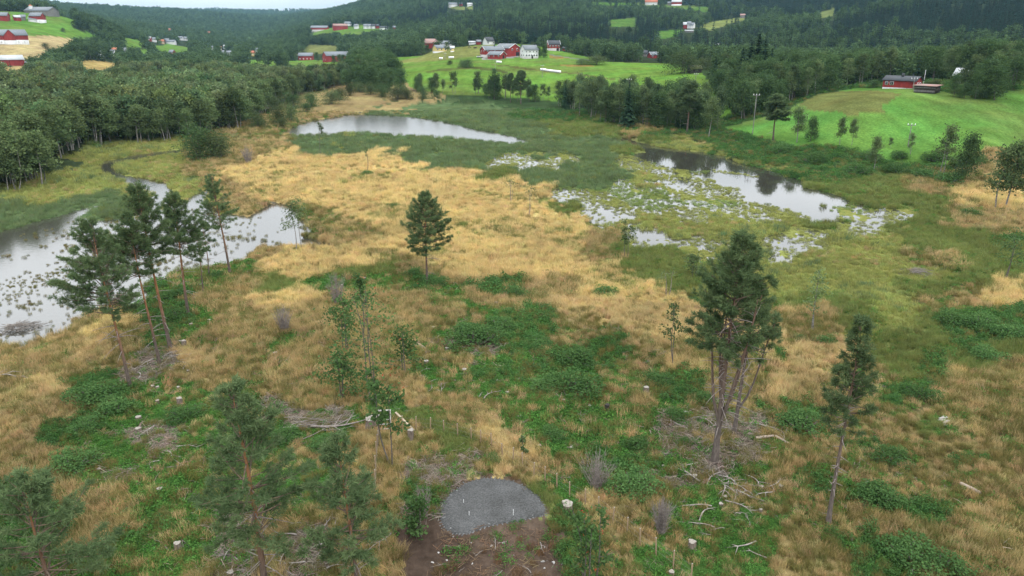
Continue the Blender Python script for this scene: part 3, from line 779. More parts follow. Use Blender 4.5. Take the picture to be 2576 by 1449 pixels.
def broadleaf(name, H, crown, rx, seed, bark, leaf, n_cl=90, per=14, size=0.34, stems=1, trunk_r=0.12, up=0.25, top=0.55, loose=0.55, lean=0.0):
    """leafy tree: stems, limbs, and leaf clusters hung along the limbs; gaps between clusters stay open"""
    rng = np.random.default_rng(seed)
    tr, cr = MB(), MB()
    C, Vv = [], []
    for s in range(stems):
        az = rng.uniform(0, 6.28); sp_ = (0.0 if stems == 1 else rng.uniform(0.05, 0.16)) * H + lean * H
        h = H * rng.uniform(0.86, 1.0) if s else H
        t = np.linspace(0, 1, 8)
        P = np.stack([math.cos(az) * (sp_ * t + 0.03 * H * np.sin(5 * t + s)), math.sin(az) * (sp_ * t + 0.03 * H * np.cos(4 * t)), h * t], 1)
        if stems > 1:
            P[:, :2] += np.array([math.cos(az), math.sin(az)]) * 0.12
        tr.tube(P, trunk_r * (0.75 if stems > 1 else 1) * (1 - t) ** 0.8 + 0.012, 6)
        nb = max(5, int(n_cl / stems / 4))
        for b_ in range(nb):
            f = crown + (1 - crown) * (b_ + rng.uniform()) / nb * 0.97
            i = min(int(f * 7), 6); base = P[i] * (1 - (f * 7 - i)) + P[i + 1] * (f * 7 - i)
            g = (f - crown) / (1 - crown)
            L_ = rx * (math.sin(math.pi * min(0.98, 0.12 + 0.88 * g) ** top)) ** 0.8 * rng.uniform(0.55, 1.15) + 0.1 * rx
            a2 = rng.uniform(0, 6.28); el = math.radians(10 + 45 * g + rng.normal() * 12)
            q = np.linspace(0, 1, 5)
            B = base + np.outer(q * L_ * math.cos(el), (math.cos(a2), math.sin(a2), 0)); B[:, 2] += L_ * math.sin(el) * q - 0.15 * L_ * q * q
            tr.tube(B, trunk_r * 0.26 * (1 - q) + 0.006, 3)
            v0 = rng.uniform(0, 1)
            for c_ in range(4):
                w = rng.uniform(0.35, 1.05)
                C.append(B[0] + (B[-1] - B[0]) * w + rng.normal(size=3) * 0.12 * rx); Vv.append(np.clip(v0 * 0.6 + rng.uniform(0, 0.4), 0, 1))
    C = np.array(C); Vv = np.array(Vv)
    r = loose * rx * 0.36
    k = len(C)
    pts = np.repeat(C, per, 0) + rng.normal(size=(k * per, 3)) * np.array([r, r, r * 0.75])
    cr.leaves(pts, size, np.clip(np.repeat(Vv, per) + rng.normal(size=k * per) * 0.12, 0, 1), up=up, rng=rng)
    return tr.mesh(name + '_trunk', [bark], True), cr.mesh(name + '_crown', [leaf])

def spruce(name, H, R, seed, layers=16, per=11, sub=2, leaf=None):
    rng = np.random.default_rng(seed)
    tr, cr = MB(), MB()
    t = np.linspace(0, 1, 4)
    tr.tube(np.stack([0 * t, 0 * t, H * 0.97 * t], 1), 0.013 * H * (1 - t) + 0.02, 5)
    for k in range(layers):
        f = (k + 0.5) / layers
        z = H * (0.09 + 0.91 * f); r = R * (1 - f) ** 0.85 * rng.uniform(0.85, 1.12) + 0.05
        for b_ in range(per):
            az = rng.uniform(0, 6.28); L_ = r * rng.uniform(0.7, 1.15)
            dr = np.array([math.cos(az), math.sin(az), 0]); sd = np.array([-dr[1], dr[0], 0])
            droop = 0.30 + 0.25 * (1 - f)
            w = 0.22 * L_ + 0.10
            p0 = np.array([0, 0, z]); v = rng.uniform()
            for s_ in range(sub):
                q = (s_ + 1) / sub; e = p0 + dr * L_ * q + np.array([0, 0, -droop * L_ * q + rng.normal() * 0.1])
                a = p0 + dr * L_ * (q - 1.0 / sub) + np.array([0, 0, -droop * L_ * (q - 1.0 / sub)])
                cr.add([a, (a + e) / 2 + sd * w * (1.15 - 0.5 * q) - np.array([0, 0, 0.12 * L_]), e + rng.normal(size=3) * 0.06, (a + e) / 2 - sd * w * (1.15 - 0.5 * q) - np.array([0, 0, 0.12 * L_])], [(0, 1, 2, 3)], 0, np.clip(v * 0.7 + 0.3 * q, 0, 1))
    top = rng.uniform(0, 6.28, 5)
    for a_ in top:
        cr.add([(0, 0, H * 1.0), (0.12 * math.cos(a_), 0.12 * math.sin(a_), H * 0.93), (0, 0, H * 0.9)], [(0, 1, 2)], 0, 0.6)
    return tr.mesh(name + '_trunk', [M_DARKBARK], True), cr.mesh(name + '_crown', [leaf or M_SPRUCE])

def bush_mesh(name, W, Hh, seed, leaf, n=520, size=0.13, lumps=9):
    """leafy shrub of several lobes with stems showing between them"""
    rng = np.random.default_rng(seed)
    st, cr = MB(), MB()
    C, Vv = [], []
    for k in range(lumps):
        a, r = rng.uniform(0, 6.28), W * 0.5 * math.sqrt(rng.uniform(0, 0.8))
        c = np.array([r * math.cos(a), r * math.sin(a), Hh * rng.uniform(0.3, 0.72) * (1 - 0.5 * (2 * r / W) ** 2)])
        q = np.linspace(0, 1, 4)[:, None]
        st.tube(np.array([c[0] * 0.25, c[1] * 0.25, 0]) * (1 - q) + c * q, [0.03, 0.025, 0.02, 0.01], 4)
        m_ = n // lumps
        d = rnd_dirs(m_, rng) * (rng.uniform(0.35, 1, (m_, 1)) ** 0.5)
        C.append(c + d * np.array([W * 0.26, W * 0.26, Hh * 0.32])); Vv.append(np.clip(rng.uniform(0, 0.6) + rng.uniform(0, 0.4, m_), 0, 1))
    C = np.concatenate(C); C[:, 2] = np.maximum(C[:, 2], 0.04)
    cr.leaves(C, size, np.concatenate(Vv), up=0.5, rng=rng)
    return st.mesh(name + '_stems', [M_GREYBARK], True), cr.mesh(name + '_leaves', [leaf])

def bare_bush(name, W, Hh, seed, n=60, spread=0.5, r=0.012):
    rng = np.random.default_rng(seed)
    mb = MB()
    for k in range(n):
        a = rng.uniform(0, 6.28); s = rng.uniform(0, 1) ** 0.7 * W * 0.5
        t = np.linspace(0, 1, 5); h = Hh * rng.uniform(0.55, 1)
        P = np.stack([math.cos(a) * (0.25 * s + spread * s * t ** 1.3) + 0.06 * np.sin(6 * t + k), math.sin(a) * (0.25 * s + spread * s * t ** 1.3), h * t], 1)
        mb.tube(P, r * (1.5 - t), 3)
        for q in range(6):
            i = int(rng.integers(1, 4)); d = np.array([rng.normal(), rng.normal(), 1.2]); d /= np.linalg.norm(d)
            l = h * rng.uniform(0.1, 0.25)
            mb.tube([P[i], P[i] + d * l * 0.5 + rng.normal(size=3) * 0.02, P[i] + d * l], [r * 0.8, r * 0.6, r * 0.4], 3)
    return mb.mesh(name, [M_TWIG])

# --- small instanced plants (stuff)
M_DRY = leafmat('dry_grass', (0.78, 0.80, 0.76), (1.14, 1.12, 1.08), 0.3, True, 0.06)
M_LEAFY = leafmat('ground_leaf', (0.6, 0.62, 0.6), (1.25, 1.2, 1.1), 0.3, True, 0.15)
def tuft(name, n, h, spread, w, seed, mat, droop=0.35):
    rng = np.random.default_rng(seed)
    a = rng.uniform(0, 6.28, n); r = spread * np.sqrt(rng.uniform(0, 1, n))
    b = np.stack([r * np.cos(a), r * np.sin(a), np.zeros(n) - 0.02], 1)
    az = rng.uniform(0, 6.28, n); ln = h * rng.uniform(0.55, 1.1, n)
    dr = np.stack([np.cos(az), np.sin(az), 0 * az], 1); sd = np.stack([-np.sin(az), np.cos(az), 0 * az], 1)
    k = (droop * rng.uniform(0.3, 1.3, n) * ln)[:, None]
    m_ = b + dr * k * 0.35 + np.array([0, 0, 1]) * (ln * 0.6)[:, None]
    t = b + dr * k + np.array([0, 0, 1]) * (ln * 0.95)[:, None]
    ww = (w * rng.uniform(0.6, 1.3, n))[:, None]
    V = np.stack([b - sd * ww, b + sd * ww, m_ + sd * ww * 0.8, m_ - sd * ww * 0.8, t], 1).reshape(-1, 3)
    i = np.arange(n)[:, None] * 5
    mb = MB(); mb.n = 0
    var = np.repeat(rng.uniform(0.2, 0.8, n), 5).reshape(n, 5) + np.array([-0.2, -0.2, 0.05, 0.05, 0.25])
    mb.add(V, i + np.array([[0, 1, 2, 3]]), 0, np.clip(var, 0, 1).ravel())
    mb.F.setdefault(3, []).append(i + np.array([[3, 2, 4]])); mb.m.setdefault(3, []).append(np.zeros(n))
    return mb.mesh(name, [mat])
def herb(name, n, W, Hh, size, seed):
    rng = np.random.default_rng(seed)
    C = np.stack([rng.normal(size=n) * W * 0.36, rng.normal(size=n) * W * 0.36, np.zeros(n)], 1)
    rr = np.hypot(C[:, 0], C[:, 1]) / W
    C[:, 2] = Hh * np.clip(1 - 1.3 * rr, 0.12, 1) * rng.uniform(0.25, 1.0, n)
    mb = MB(); mb.leaves(C, size, rng.uniform(0, 1, n), up=0.75, rng=rng, aspect=0.62, fold=0.15)
    return mb.mesh(name, [M_LEAFY])
def twigs(name, n, W, seed):
    rng = np.random.default_rng(seed)
    mb = MB()
    for k in range(n):
        p = np.array([rng.normal() * W * 0.4, rng.normal() * W * 0.4, rng.uniform(0.02, 0.16)])
        a = rng.uniform(0, 6.28); l = rng.uniform(0.25, 0.9); d = np.array([math.cos(a), math.sin(a), rng.normal() * 0.12])
        mb.tube([p - d * l / 2, p + np.array([0, 0, rng.normal() * 0.04]), p + d * l / 2], [0.016, 0.014, 0.006], 3, var=rng.uniform())
    return mb.mesh(name, [M_LITTER])
M_LITTER = leafmat('litter', (0.6, 0.58, 0.55), (1.5, 1.45, 1.4), 0.0, True, 0.2)

def proto(name, me):
    return bpy.data.objects.new(name, me)       # only a source of shape for the scattered plants

def scatter(name, label, cat, pts, protos, tint, scale, rng, kind='stuff', tilt=0.12, rz=None, zs=None, pick=None):
    """one object whose geometry nodes place a plant on each of its points"""
    pts = np.asarray(pts, float); n = len(pts)
    rot = np.stack([rng.normal(size=n) * tilt, rng.normal(size=n) * tilt, rng.uniform(0, 6.28, n) if rz is None else rz], 1)
    sc3 = np.stack([scale, scale, scale * (1 if zs is None else zs)], 1)
    me = bpy.data.meshes.new(name)
    me.vertices.add(n); me.vertices.foreach_set("co", pts.astype(np.float32).ravel())
    a = me.attributes.new('tint', 'FLOAT_COLOR', 'POINT'); a.data.foreach_set("color", np.concatenate([tint, np.ones((n, 1))], 1).astype(np.float32).ravel())
    a = me.attributes.new('rot', 'FLOAT_VECTOR', 'POINT'); a.data.foreach_set("vector", rot.astype(np.float32).ravel())
    a = me.attributes.new('size', 'FLOAT_VECTOR', 'POINT'); a.data.foreach_set("vector", sc3.astype(np.float32).ravel())
    a = me.attributes.new('pick', 'INT', 'POINT'); a.data.foreach_set("value", (rng.integers(0, len(protos), n) if pick is None else pick).astype(np.int32))
    ob = link(name, me); tag(ob, label, cat); ob['kind'] = kind
    ng = bpy.data.node_groups.new(name, 'GeometryNodeTree')
    ng.interface.new_socket('Geometry', in_out='INPUT', socket_type='NodeSocketGeometry')
    ng.interface.new_socket('Geometry', in_out='OUTPUT', socket_type='NodeSocketGeometry')
    gi, go_ = ng.nodes.new('NodeGroupInput'), ng.nodes.new('NodeGroupOutput')
    iop = ng.nodes.new('GeometryNodeInstanceOnPoints')
    jn_ = ng.nodes.new('GeometryNodeJoinGeometry')
    for p in reversed(protos):          # a join lists its last link first
        oi = ng.nodes.new('GeometryNodeObjectInfo'); oi.inputs['Object'].default_value = p; oi.inputs['As Instance'].default_value = True
        ng.links.new(oi.outputs['Geometry'], jn_.inputs[0])
    def attr(nm, typ):
        q = ng.nodes.new('GeometryNodeInputNamedAttribute'); q.data_type = typ; q.inputs['Name'].default_value = nm
        return next(o_ for o_ in q.outputs if o_.enabled and o_.name == 'Attribute')
    e2r = ng.nodes.new('FunctionNodeEulerToRotation')
    ng.links.new(attr('rot', 'FLOAT_VECTOR'), e2r.inputs[0])
    ng.links.new(gi.outputs[0], iop.inputs['Points']); ng.links.new(jn_.outputs[0], iop.inputs['Instance'])
    iop.inputs['Pick Instance'].default_value = True
    ng.links.new(attr('pick', 'INT'), iop.inputs['Instance Index']); ng.links.new(e2r.outputs[0], iop.inputs['Rotation']); ng.links.new(attr('size', 'FLOAT_VECTOR'), iop.inputs['Scale'])
    ng.links.new(iop.outputs[0], go_.inputs[0])
    md = ob.modifiers.new('plants', 'NODES'); md.node_group = ng
    return ob

def fan_points(d0, d1, dens, rng, az=0.66):
    n = int(dens * az * (d1 * d1 - d0 * d0))
    d = np.sqrt(rng.uniform(d0 * d0, d1 * d1, n)); a = rng.uniform(-az, az, n)
    return d * np.sin(a), d * np.cos(a)

# ------------------------------------------------------------------ buildings
M_RED = solid('red_paint', (0.26, 0.030, 0.026), (0.19, 0.022, 0.020), 1.2, 0.8, (1, 1, 0.2))
M_WHITE = solid('white_paint', (0.62, 0.63, 0.63), (0.52, 0.53, 0.53), 1.5, 0.7, (1, 1, 0.2))
M_YELLOW = solid('yellow_paint', (0.62, 0.50, 0.20), (0.54, 0.43, 0.17), 1.5, 0.8)
M_TAN = solid('tan_paint', (0.45, 0.33, 0.20), (0.36, 0.26, 0.16), 1.5, 0.8)
M_GREY = solid('grey_wood', (0.20, 0.19, 0.18), (0.12, 0.115, 0.11), 2.5, 0.9, (1, 1, 0.3))
M_LOG = solid('tarred_log', (0.055, 0.045, 0.040), (0.03, 0.026, 0.024), 3.0, 0.9, (0.3, 0.3, 3))
M_RSLATE = solid('slate_roof', (0.17, 0.19, 0.21), (0.12, 0.135, 0.15), 2.0, 0.7)
M_RDARK = solid('dark_roof', (0.055, 0.06, 0.068), (0.035, 0.04, 0.045), 2.0, 0.75)
M_RMETAL = solid('metal_roof', (0.42, 0.44, 0.45), (0.33, 0.35, 0.36), 1.2, 0.5)
M_RTILE = solid('tile_roof', (0.36, 0.13, 0.07), (0.26, 0.09, 0.05), 3.0, 0.8)
M_RRUST = solid('rusty_roof', (0.30, 0.16, 0.13), (0.22, 0.17, 0.16), 0.7, 0.8)
M_TURF = solid('turf_roof', (0.07, 0.075, 0.03), (0.04, 0.06, 0.02), 3.0, 1.0, bump=0.8)
M_STONE = solid('foundation', (0.42, 0.41, 0.39), (0.30, 0.29, 0.28), 2.5, 0.9)
M_PANE = solid('window_glass', (0.03, 0.035, 0.04), (0.02, 0.02, 0.025), 2.0, 0.1, spec=0.6)
M_PLASTIC = solid('white_wrap', (0.78, 0.79, 0.80), (0.70, 0.71, 0.72), 3.0, 0.35, bump=0.2)
M_DOORDARK = solid('dark_opening', (0.02, 0.015, 0.015), (0.015, 0.012, 0.012), 3.0, 0.9)
WALL = {'r': M_RED, 'w': M_WHITE, 'y': M_YELLOW, 't': M_TAN, 'g': M_GREY, 'l': M_LOG}
ROOF = {'s': M_RSLATE, 'd': M_RDARK, 'm': M_RMETAL, 'o': M_RTILE, 'u': M_RRUST, 't': M_TURF}

def gable_body(W, D, h, hr, z0=0.0):
    """walls with two gables, ridge along X"""
    x, y = W / 2, D / 2
    V = [(-x, -y, z0), (x, -y, z0), (x, y, z0), (-x, y, z0), (-x, -y, h), (x, -y, h), (x, y, h), (-x, y, h), (-x, 0, h + hr), (x, 0, h + hr)]
    return V, [(0, 1, 5, 4), (2, 3, 7, 6)], [(1, 2, 6, 9, 5), (3, 0, 4, 8, 7)]
def roof_mesh(W, D, h, hr, mat, over=0.45, th=0.16, trim=None):
    mb = MB()
    x = W / 2 + over
    sl = math.hypot(D / 2, hr); nx_, nz_ = hr / sl, (D / 2) / sl
    for s in (-1, 1):
        e = D / 2 + over
        ze = h - hr * over / (D / 2)
        lo = np.array([0, s * e, ze]); hi = np.array([0, 0, h + hr]); nrm = np.array([0, s * nx_, nz_]) * th
        P = []
        for xx in (-x, x):
            for p in (lo, hi):
                P += [p + (xx, 0, 0) + nrm * 0.12, p + (xx, 0, 0) + nrm * 1.12]
        P = np.array(P)
        mb.add(P, [(0, 1, 3, 2), (4, 6, 7, 5), (0, 4, 5, 1), (2, 3, 7, 6), (1, 5, 7, 3), (0, 2, 6, 4)], 0)
        if trim is not None:
            for xx in (-x - 0.03, x + 0.03):
                a, b_ = lo + (xx, 0, 0) + nrm * 0.5, hi + (xx, 0, 0) + nrm * 0.5
                mb.tube([a, b_], 0.17, 4, 1)
    return mb.mesh('roof', [mat, trim or mat])
WINCACHE = {}
def window(parent, face, W, D, fx, z, w=1.0, h=1.2, frame=M_WHITE, pane=True):
    """face: f front (-Y), g gable at +X, k gable at -X; fx along that face from -0.5 to 0.5"""
    key = (w, h, frame.name)
    if key not in WINCACHE:
        a = MB(); a.box((0, 0, 0), (w + 0.24, 0.10, h + 0.24))
        b_ = MB()
        for s in (-1, 1):
            b_.box((s * w * 0.26, -0.06, 0), (w * 0.44, 0.05, h * 0.92))
        WINCACHE[key] = (a.mesh('window', [frame]), b_.mesh('pane', [M_PANE]))
    m1, m2 = WINCACHE[key]
    if face == 'f':
        loc, rz = (fx * W, -D / 2 - 0.03, z), 0
    elif face == 'g':
        loc, rz = (W / 2 + 0.03, fx * D, z), math.pi / 2
    else:
        loc, rz = (-W / 2 - 0.03, fx * D, z), -math.pi / 2
    o_ = link('window', m1, parent, loc, rz)
    if pane:
        link('pane', m2, o_)
    return o_
KEEPOUT = []
def building(name, label, u, v, wpx, depth, hw, hr, yaw, wall, roof, base=0.0, basem=None, wins=(), door=None, chim=None, cat='house', trim=None, gable=False, shed=None, group=None):
    x, y, z = at(u, v)
    dist = math.sqrt(x * x + y * y + (z - CAM_H) ** 2)
    W = wpx * dist / FPX
    hp = (hw + hr) * FPX / dist
    KEEPOUT.append((u - wpx / 2 - 3.5, v - hp - 1.5, u + wpx / 2 + 3.5, v - 0.1 * hp + 0.5))
    rz = -math.atan2(x, y) + math.radians(yaw)
    if gable:
        W, depth = depth, W
        rz += -math.pi / 2
    t = thing(name, label, cat, (x, y, float(ground_z(x, y)) - 0.15), rz, group)
    mb = MB(); V, q, p5_ = gable_body(W, depth, hw, hr, base if basem else -7.0)
    mb.add(V, q); mb.n -= 0
    mb2 = MB(); mb2.V = mb.V; mb2.F = mb.F; mb2.m = mb.m; mb2.n = mb.n; mb2.var = mb.var
    mb2.F.setdefault(5, []).append(np.array(p5_)); mb2.m.setdefault(5, []).append(np.zeros(2))
    link('wall', mb2.mesh('wall', [WALL[wall]]), t)
    link('roof', roof_mesh(W, depth, hw, hr, ROOF[roof], trim=trim), t)
    if basem:
        link('foundation', MB().box((0, 0, base / 2 - 2.5), (W - 0.08, depth - 0.08, base + 5.0)).mesh('foundation', [basem]), t)
    for w_ in wins:
        window(t, w_[0], W, depth, *w_[1:])
    if door:
        face, fx, dw, dh, dm = door
        dz = (base if basem else 0) * (0 if door[-1] is M_DOORDARK else 1)
        o_ = link('door', MB().box((0, 0, dz + dh / 2), (dw, 0.12, dh)).mesh('door', [dm]), t)
        o_.location = (fx * W, -depth / 2 - 0.02, 0) if face == 'f' else (W / 2 + 0.02, fx * depth, 0)
        o_.rotation_euler = (0, 0, 0 if face == 'f' else math.pi / 2)
    if chim is not None:
        link('chimney', MB().box((chim * W, -depth * 0.08, hw + hr + 0.25), (0.7, 0.7, 1.5)).mesh('chimney', [M_RDARK]), t)
    return t, W, depth

def row(face, z, n, w=1.0, h=1.2, a=-0.38, b_=0.38, pane=True):
    return [(face, a + (b_ - a) * i / max(1, n - 1), z, w, h, M_WHITE, pane) for i in range(n)]
# the home farm on the green rise
building('farmhouse', 'large white two-storey farmhouse with grey roof above the green field', 1331, 146, 35, 9.0, 6.0, 3.0, 24, 'w', 's', 0.9, M_STONE, row('f', 2.2, 5) + row('f', 4.7, 4, 0.8, 0.9) + [('k', -0.2, 2.2), ('k', 0.2, 2.2), ('k', 0.0, 4.9, 0.8, 1.0)], ('f', 0.05, 1.3, 2.2, M_DOORDARK))
building('barn', 'tall red barn with white trimmed gable and garage opening', 1277, 140, 44, 14.0, 5.6, 3.0, -40, 'r', 's', 0, None, [('g', -0.2, 4.6, 1.1, 1.4), ('g', 0.2, 4.6, 1.1, 1.4)], ('g', 0.25, 4.0, 2.8, M_DOORDARK), cat='barn', trim=M_WHITE)
building('barn', 'long low red barn wing with slate roof on pale foundation', 1238, 143, 48, 11.0, 5.0, 2.8, 22, 'r', 's', 1.8, M_STONE, row('f', 4.2, 3, 0.9, 0.9) + [('k', -0.2, 4.2, 0.8, 0.9), ('k', 0.2, 4.2, 0.8, 0.9)], chim=0.1, cat='barn', trim=M_WHITE)
building('barn_annex', 'small red gabled annex with arched dark door before the red barns', 1250, 147, 34, 9.0, 2.8, 2.2, -30, 'r', 's', 0, None, row('f', 1.8, 3, 0.7, 0.8), ('g', 0.05, 2.4, 2.4, M_DOORDARK), cat='barn', trim=M_WHITE)
building('house', 'red chalet house with dark roof and white windows by the forest edge', 1392, 127, 27, 8.0, 5.0, 3.0, 12, 'r', 'd', 2.0, M_STONE, row('f', 3.6, 4, 1.0, 1.1) + [('k', 0.0, 3.8)], ('f', 0.3, 2.0, 2.0, M_DOORDARK), trim=M_WHITE)
building('shed', 'tiny red shed beside the red chalet house', 1419, 127, 7, 3.0, 2.0, 1.0, 0, 'r', 'd', cat='shed')
building('house', 'small white house with black roof behind the home farm pasture', 1229, 112, 20, 8.0, 3.2, 3.2, 30, 'w', 'd', 0, None, row('f', 1.8, 2, 1.1, 1.2) + [('g', 0.0, 4.4, 1.0, 1.2)])
building('shed', 'small red outbuilding between trees left of the white house', 1204, 112, 10, 5.0, 2.6, 1.6, 10, 'r', 's', cat='shed')
building('shed', 'low white garage beside the small red outbuilding', 1188, 112, 16, 5.0, 2.2, 1.0, 0, 'w', 'm', cat='garage')
building('barn', 'rust-roofed red barn among trees above the yellow house', 1083, 121, 34, 12.0, 5.0, 4.0, 20, 'r', 'u', 0, None, row('f', 2.6, 2, 0.9, 0.9), cat='barn')
building('house', 'yellow house with grey roof and white fence at the wood edge', 1106, 131, 26, 8.0, 3.6, 2.2, 25, 'y', 's', 0.8, M_WHITE, row('f', 2.4, 3) + [('g', -0.2, 2.4), ('g', 0.2, 2.4)])
building('house', 'small yellow annex house with pale roof next to shrubs', 1138, 130, 9, 6.0, 3.0, 1.6, 0, 'y', 'm', 0.8, M_WHITE, row('f', 2.0, 1))
building('house', 'grey roofed house half hidden behind the yellow house', 1122, 118, 26, 8.0, 3.4, 2.4, 10, 'w', 's')
building('cottage', 'red cottage with slate roof deep in trees below the spruce slope', 1646, 146, 26, 7.0, 2.8, 2.2, 28, 'r', 's', 0, None, row('f', 1.6, 2) + [('g', 0, 1.6)], trim=M_WHITE)
building('cottage', 'small brown hut with steep roof beside the red slope cottage', 1620, 141, 14, 5.0, 2.4, 2.4, 0, 'g', 'd')
building('turf_cabin', 'old dark log cabin with grassy turf roof at field corner', 1746, 183, 27, 6.0, 2.2, 1.8, 20, 'l', 't', 0, None, (), ('f', -0.2, 1.0, 1.7, M_DOORDARK), cat='cabin')
# the red cabin on the knoll
cab, cW, cD = building('cabin', 'long red cabin with black roof and white windows on the knoll', 2268, 221, 66, 6.2, 2.75, 1.3, -20, 'r', 'd', 0.35, M_WHITE, [('f', -0.38, 1.75, 0.8, 1.0), ('f', -0.22, 1.75, 1.1, 1.0), ('g', -0.15, 1.6, 0.7, 0.9), ('g', 0.2, 1.6, 0.7, 0.9)], chim=0.0, cat='cabin')
link('stovepipe', MB().tube([(cW * 0.33, -1.0, 3.3), (cW * 0.33, -1.0, 4.9)], 0.12, 6, cap=True).mesh('stovepipe', [M_RDARK]), cab)
x, y, z = at(2331, 233)
sh = thing('log_shed', 'low open-sided black log shed with flat rusty roof beside the red cabin', 'shed', (x, y, z - 0.1), -math.atan2(x, y) - 0.4)
for k in range(7):
    link('log', MB().tube([(-3.2, -1.9, 0.2 + 0.3 * k), (3.2, -1.9, 0.2 + 0.3 * k)], 0.15, 6, cap=True).mesh('log', [M_GREY if k in (1, 2, 5) else M_LOG]), sh)
link('wall', MB().box((0, 1.9, 1.1), (6.2, 0.2, 2.2)).box((3.1, 0, 1.1), (0.2, 3.6, 2.2)).box((-3.1, 0, 1.1), (0.2, 3.6, 2.2)).mesh('wall', [M_LOG]), sh)
link('roof', MB().box((0, 0, 2.42), (7.4, 4.8, 0.16), rot=Matrix.Rotation(0.06, 3, 'X')).mesh('roof', [M_RRUST]), sh)
building('house', 'house with shiny metal roof hidden in the leafy clump right of the cabin', 2422, 214, 30, 7.0, 3.4, 2.2, -12, 'l', 'm', 0, None, [('f', -0.1, 1.7, 0.7, 1.3)], chim=0.05)
# left farm slope
building('barn', 'big red bank barn with white ground floor between crop fields', 20, 108, 66, 14.0, 6.5, 4.6, 14, 'r', 's', 2.6, M_WHITE, row('f', 1.2, 6, 0.8, 0.8, pane=False), cat='barn')
building('barn_wing', 'red cross-gabled wing joined to the big bank barn', 22, 109, 20, 12.0, 6.5, 4.8, 14, 'r', 's', 2.6, M_WHITE, (), None, None, 'barn', None, True)
building('barn', 'red farm building with pale metal roof at the smallest crop field', 26, 163, 46, 10.0, 4.0, 3.0, 8, 'r', 'm', 0, None, [('f', -0.3, 1.5, 1.6, 1.4)], cat='barn')
building('lean_to', 'dark open lean-to shelter beside the lower red farm building', 62, 164, 24, 6.0, 2.0, 0.7, 0, 'l', 's', cat='shed')
building('cowshed', 'very long grey cowshed with low roof on the hill crest', 106, 36, 48, 22.0, 4.0, 4.2, -30, 'g', 's', cat='barn')
building('barn', 'red barn with white base among green hill fields', 96, 55, 22, 12.0, 6.0, 3.6, -25, 'r', 's', 2.4, M_WHITE, row('f', 1.2, 4, 0.9, 0.8, pane=False), cat='barn')
building('annex', 'low white annex left of the red hill barn', 82, 54, 14, 8.0, 2.6, 1.4, 0, 'w', 's', cat='barn')
building('shed', 'small red shed with pale roof in the hillside farmyard', 44, 52, 11, 7.0, 3.6, 2.0, 12, 'r', 'm', cat='shed')
building('barn', 'red barn with slate roof at the open end of the hillside farmyard', 4, 51, 26, 12.0, 4.6, 3.4, -14, 'r', 's', cat='barn')
building('barn', 'grey weathered barn behind a dark tree in the farmyard', 58, 50, 10, 8.0, 3.2, 2.2, 0, 'g', 's', cat='barn')
# the village in the valley
VILL = [
 ('white house with red-brown barn behind at valley edge', 386, 105, 12, 'w', 's'), ('red-brown shed touching the valley edge white house', 374, 103, 12, 'r', 'm'), ('tan gabled house in the valley meadow corner', 407, 110, 10, 't', 'o'),
 ('wide white house above the village meadow', 431, 111, 19, 'w', 's'), ('red shed behind the wide white village house', 421, 107, 8, 'r', 's'), ('long white villa below wooded slope', 466, 102, 13, 'w', 's'), ('low white cottage left of the long villa', 455, 101, 10, 'w', 's'),
 ('red house high on the wooded valley side', 426, 79, 9, 'r', 'o'), ('red barn gable in trees beside village meadow', 434, 140, 9, 'r', 's'), ('cream house in trees above the tan crop field', 290, 137, 8, 'y', 'o'), ('little white gabled hut in the valley trees', 252, 146, 5, 'w', 's'),
 ('grey roofed bungalow below the cream house', 283, 143, 12, 'w', 's'), ('bluish grey house right of the cream house', 314, 137, 9, 'g', 's'), ('white house in the village by the river', 535, 126, 9, 'w', 's'), ('tall white house farther up the village', 566, 123, 6, 'w', 'm'),
 ('bright white gabled house in the village centre', 579, 141, 13, 'w', 's'), ('small white garage left of the village centre house', 562, 140, 5, 'w', 's'), ('yellow house at the edge of the village nearest the flat field', 635, 141, 9, 'y', 'o'), ('small orange-brown village cabin', 555, 127, 5, 't', 'o'), ('pale cottage by the valley road', 647, 133, 8, 'w', 's'),
 ('red cottage on the far wooded shelf', 525, 86, 8, 'r', 'o')]
for lb, u_, v_, wp, wl, rf in VILL:
    building('village_house', lb, u_, v_, wp, 8.0, 4.2, 3.0, random.uniform(-30, 30), wl, rf, 0, None, row('f', 2.2, 2, 1.1, 1.2, -0.25, 0.25, pane=False), group='houses of the valley village')
building('barn', 'red barn with slate roof on the valley flat', 771, 151, 32, 12.0, 5.0, 3.4, -12, 'r', 's', 0, None, row('f', 1.6, 4, 1.0, 1.0, pane=False), cat='barn')
building('barn', 'long barn with white gable end and red side behind a tree row', 847, 154, 58, 13.0, 6.0, 4.0, 20, 'r', 's', 0, None, [('k', -0.2, 2.0), ('k', 0.2, 2.0)], cat='barn')
building('barn', 'long red cowshed with grey roof on the middle hill farm', 805, 77, 38, 16.0, 5.0, 3.6, -14, 'r', 's', 1.8, M_STONE, cat='barn')
building('barn', 'red barn with rusty roof on the middle hill farm', 856, 74, 32, 14.0, 6.0, 3.4, 10, 'r', 'u', cat='barn')
building('house', 'white house at the top of the middle hill farm', 875, 65, 14, 9.0, 4.0, 3.4, 20, 'w', 's')
for k, (u_, wp, rf, lb) in enumerate(((897, 9, 's', 'white house beside the dark spruce on the hill farm'), (921, 10, 's', 'white gabled house first in the hill hamlet row'), (930, 8, 's', 'white gabled house in the middle of the hill hamlet row'), (939, 8, 'd', 'white gabled house last in the hill hamlet row'))):
    building('house', lb, u_, 72, wp, 8.0, 4.4, 3.2, -20 + 8 * k, 'w', rf)
building('shed', 'dark red barn at the end of the hill hamlet', 949, 71, 8, 8.0, 4, 3, 20, 'r', 'd', cat='barn')
building('house', 'white house with dark carport in the hill hamlet', 966, 75, 20, 8.0, 3.6, 2.4, 0, 'w', 'd')
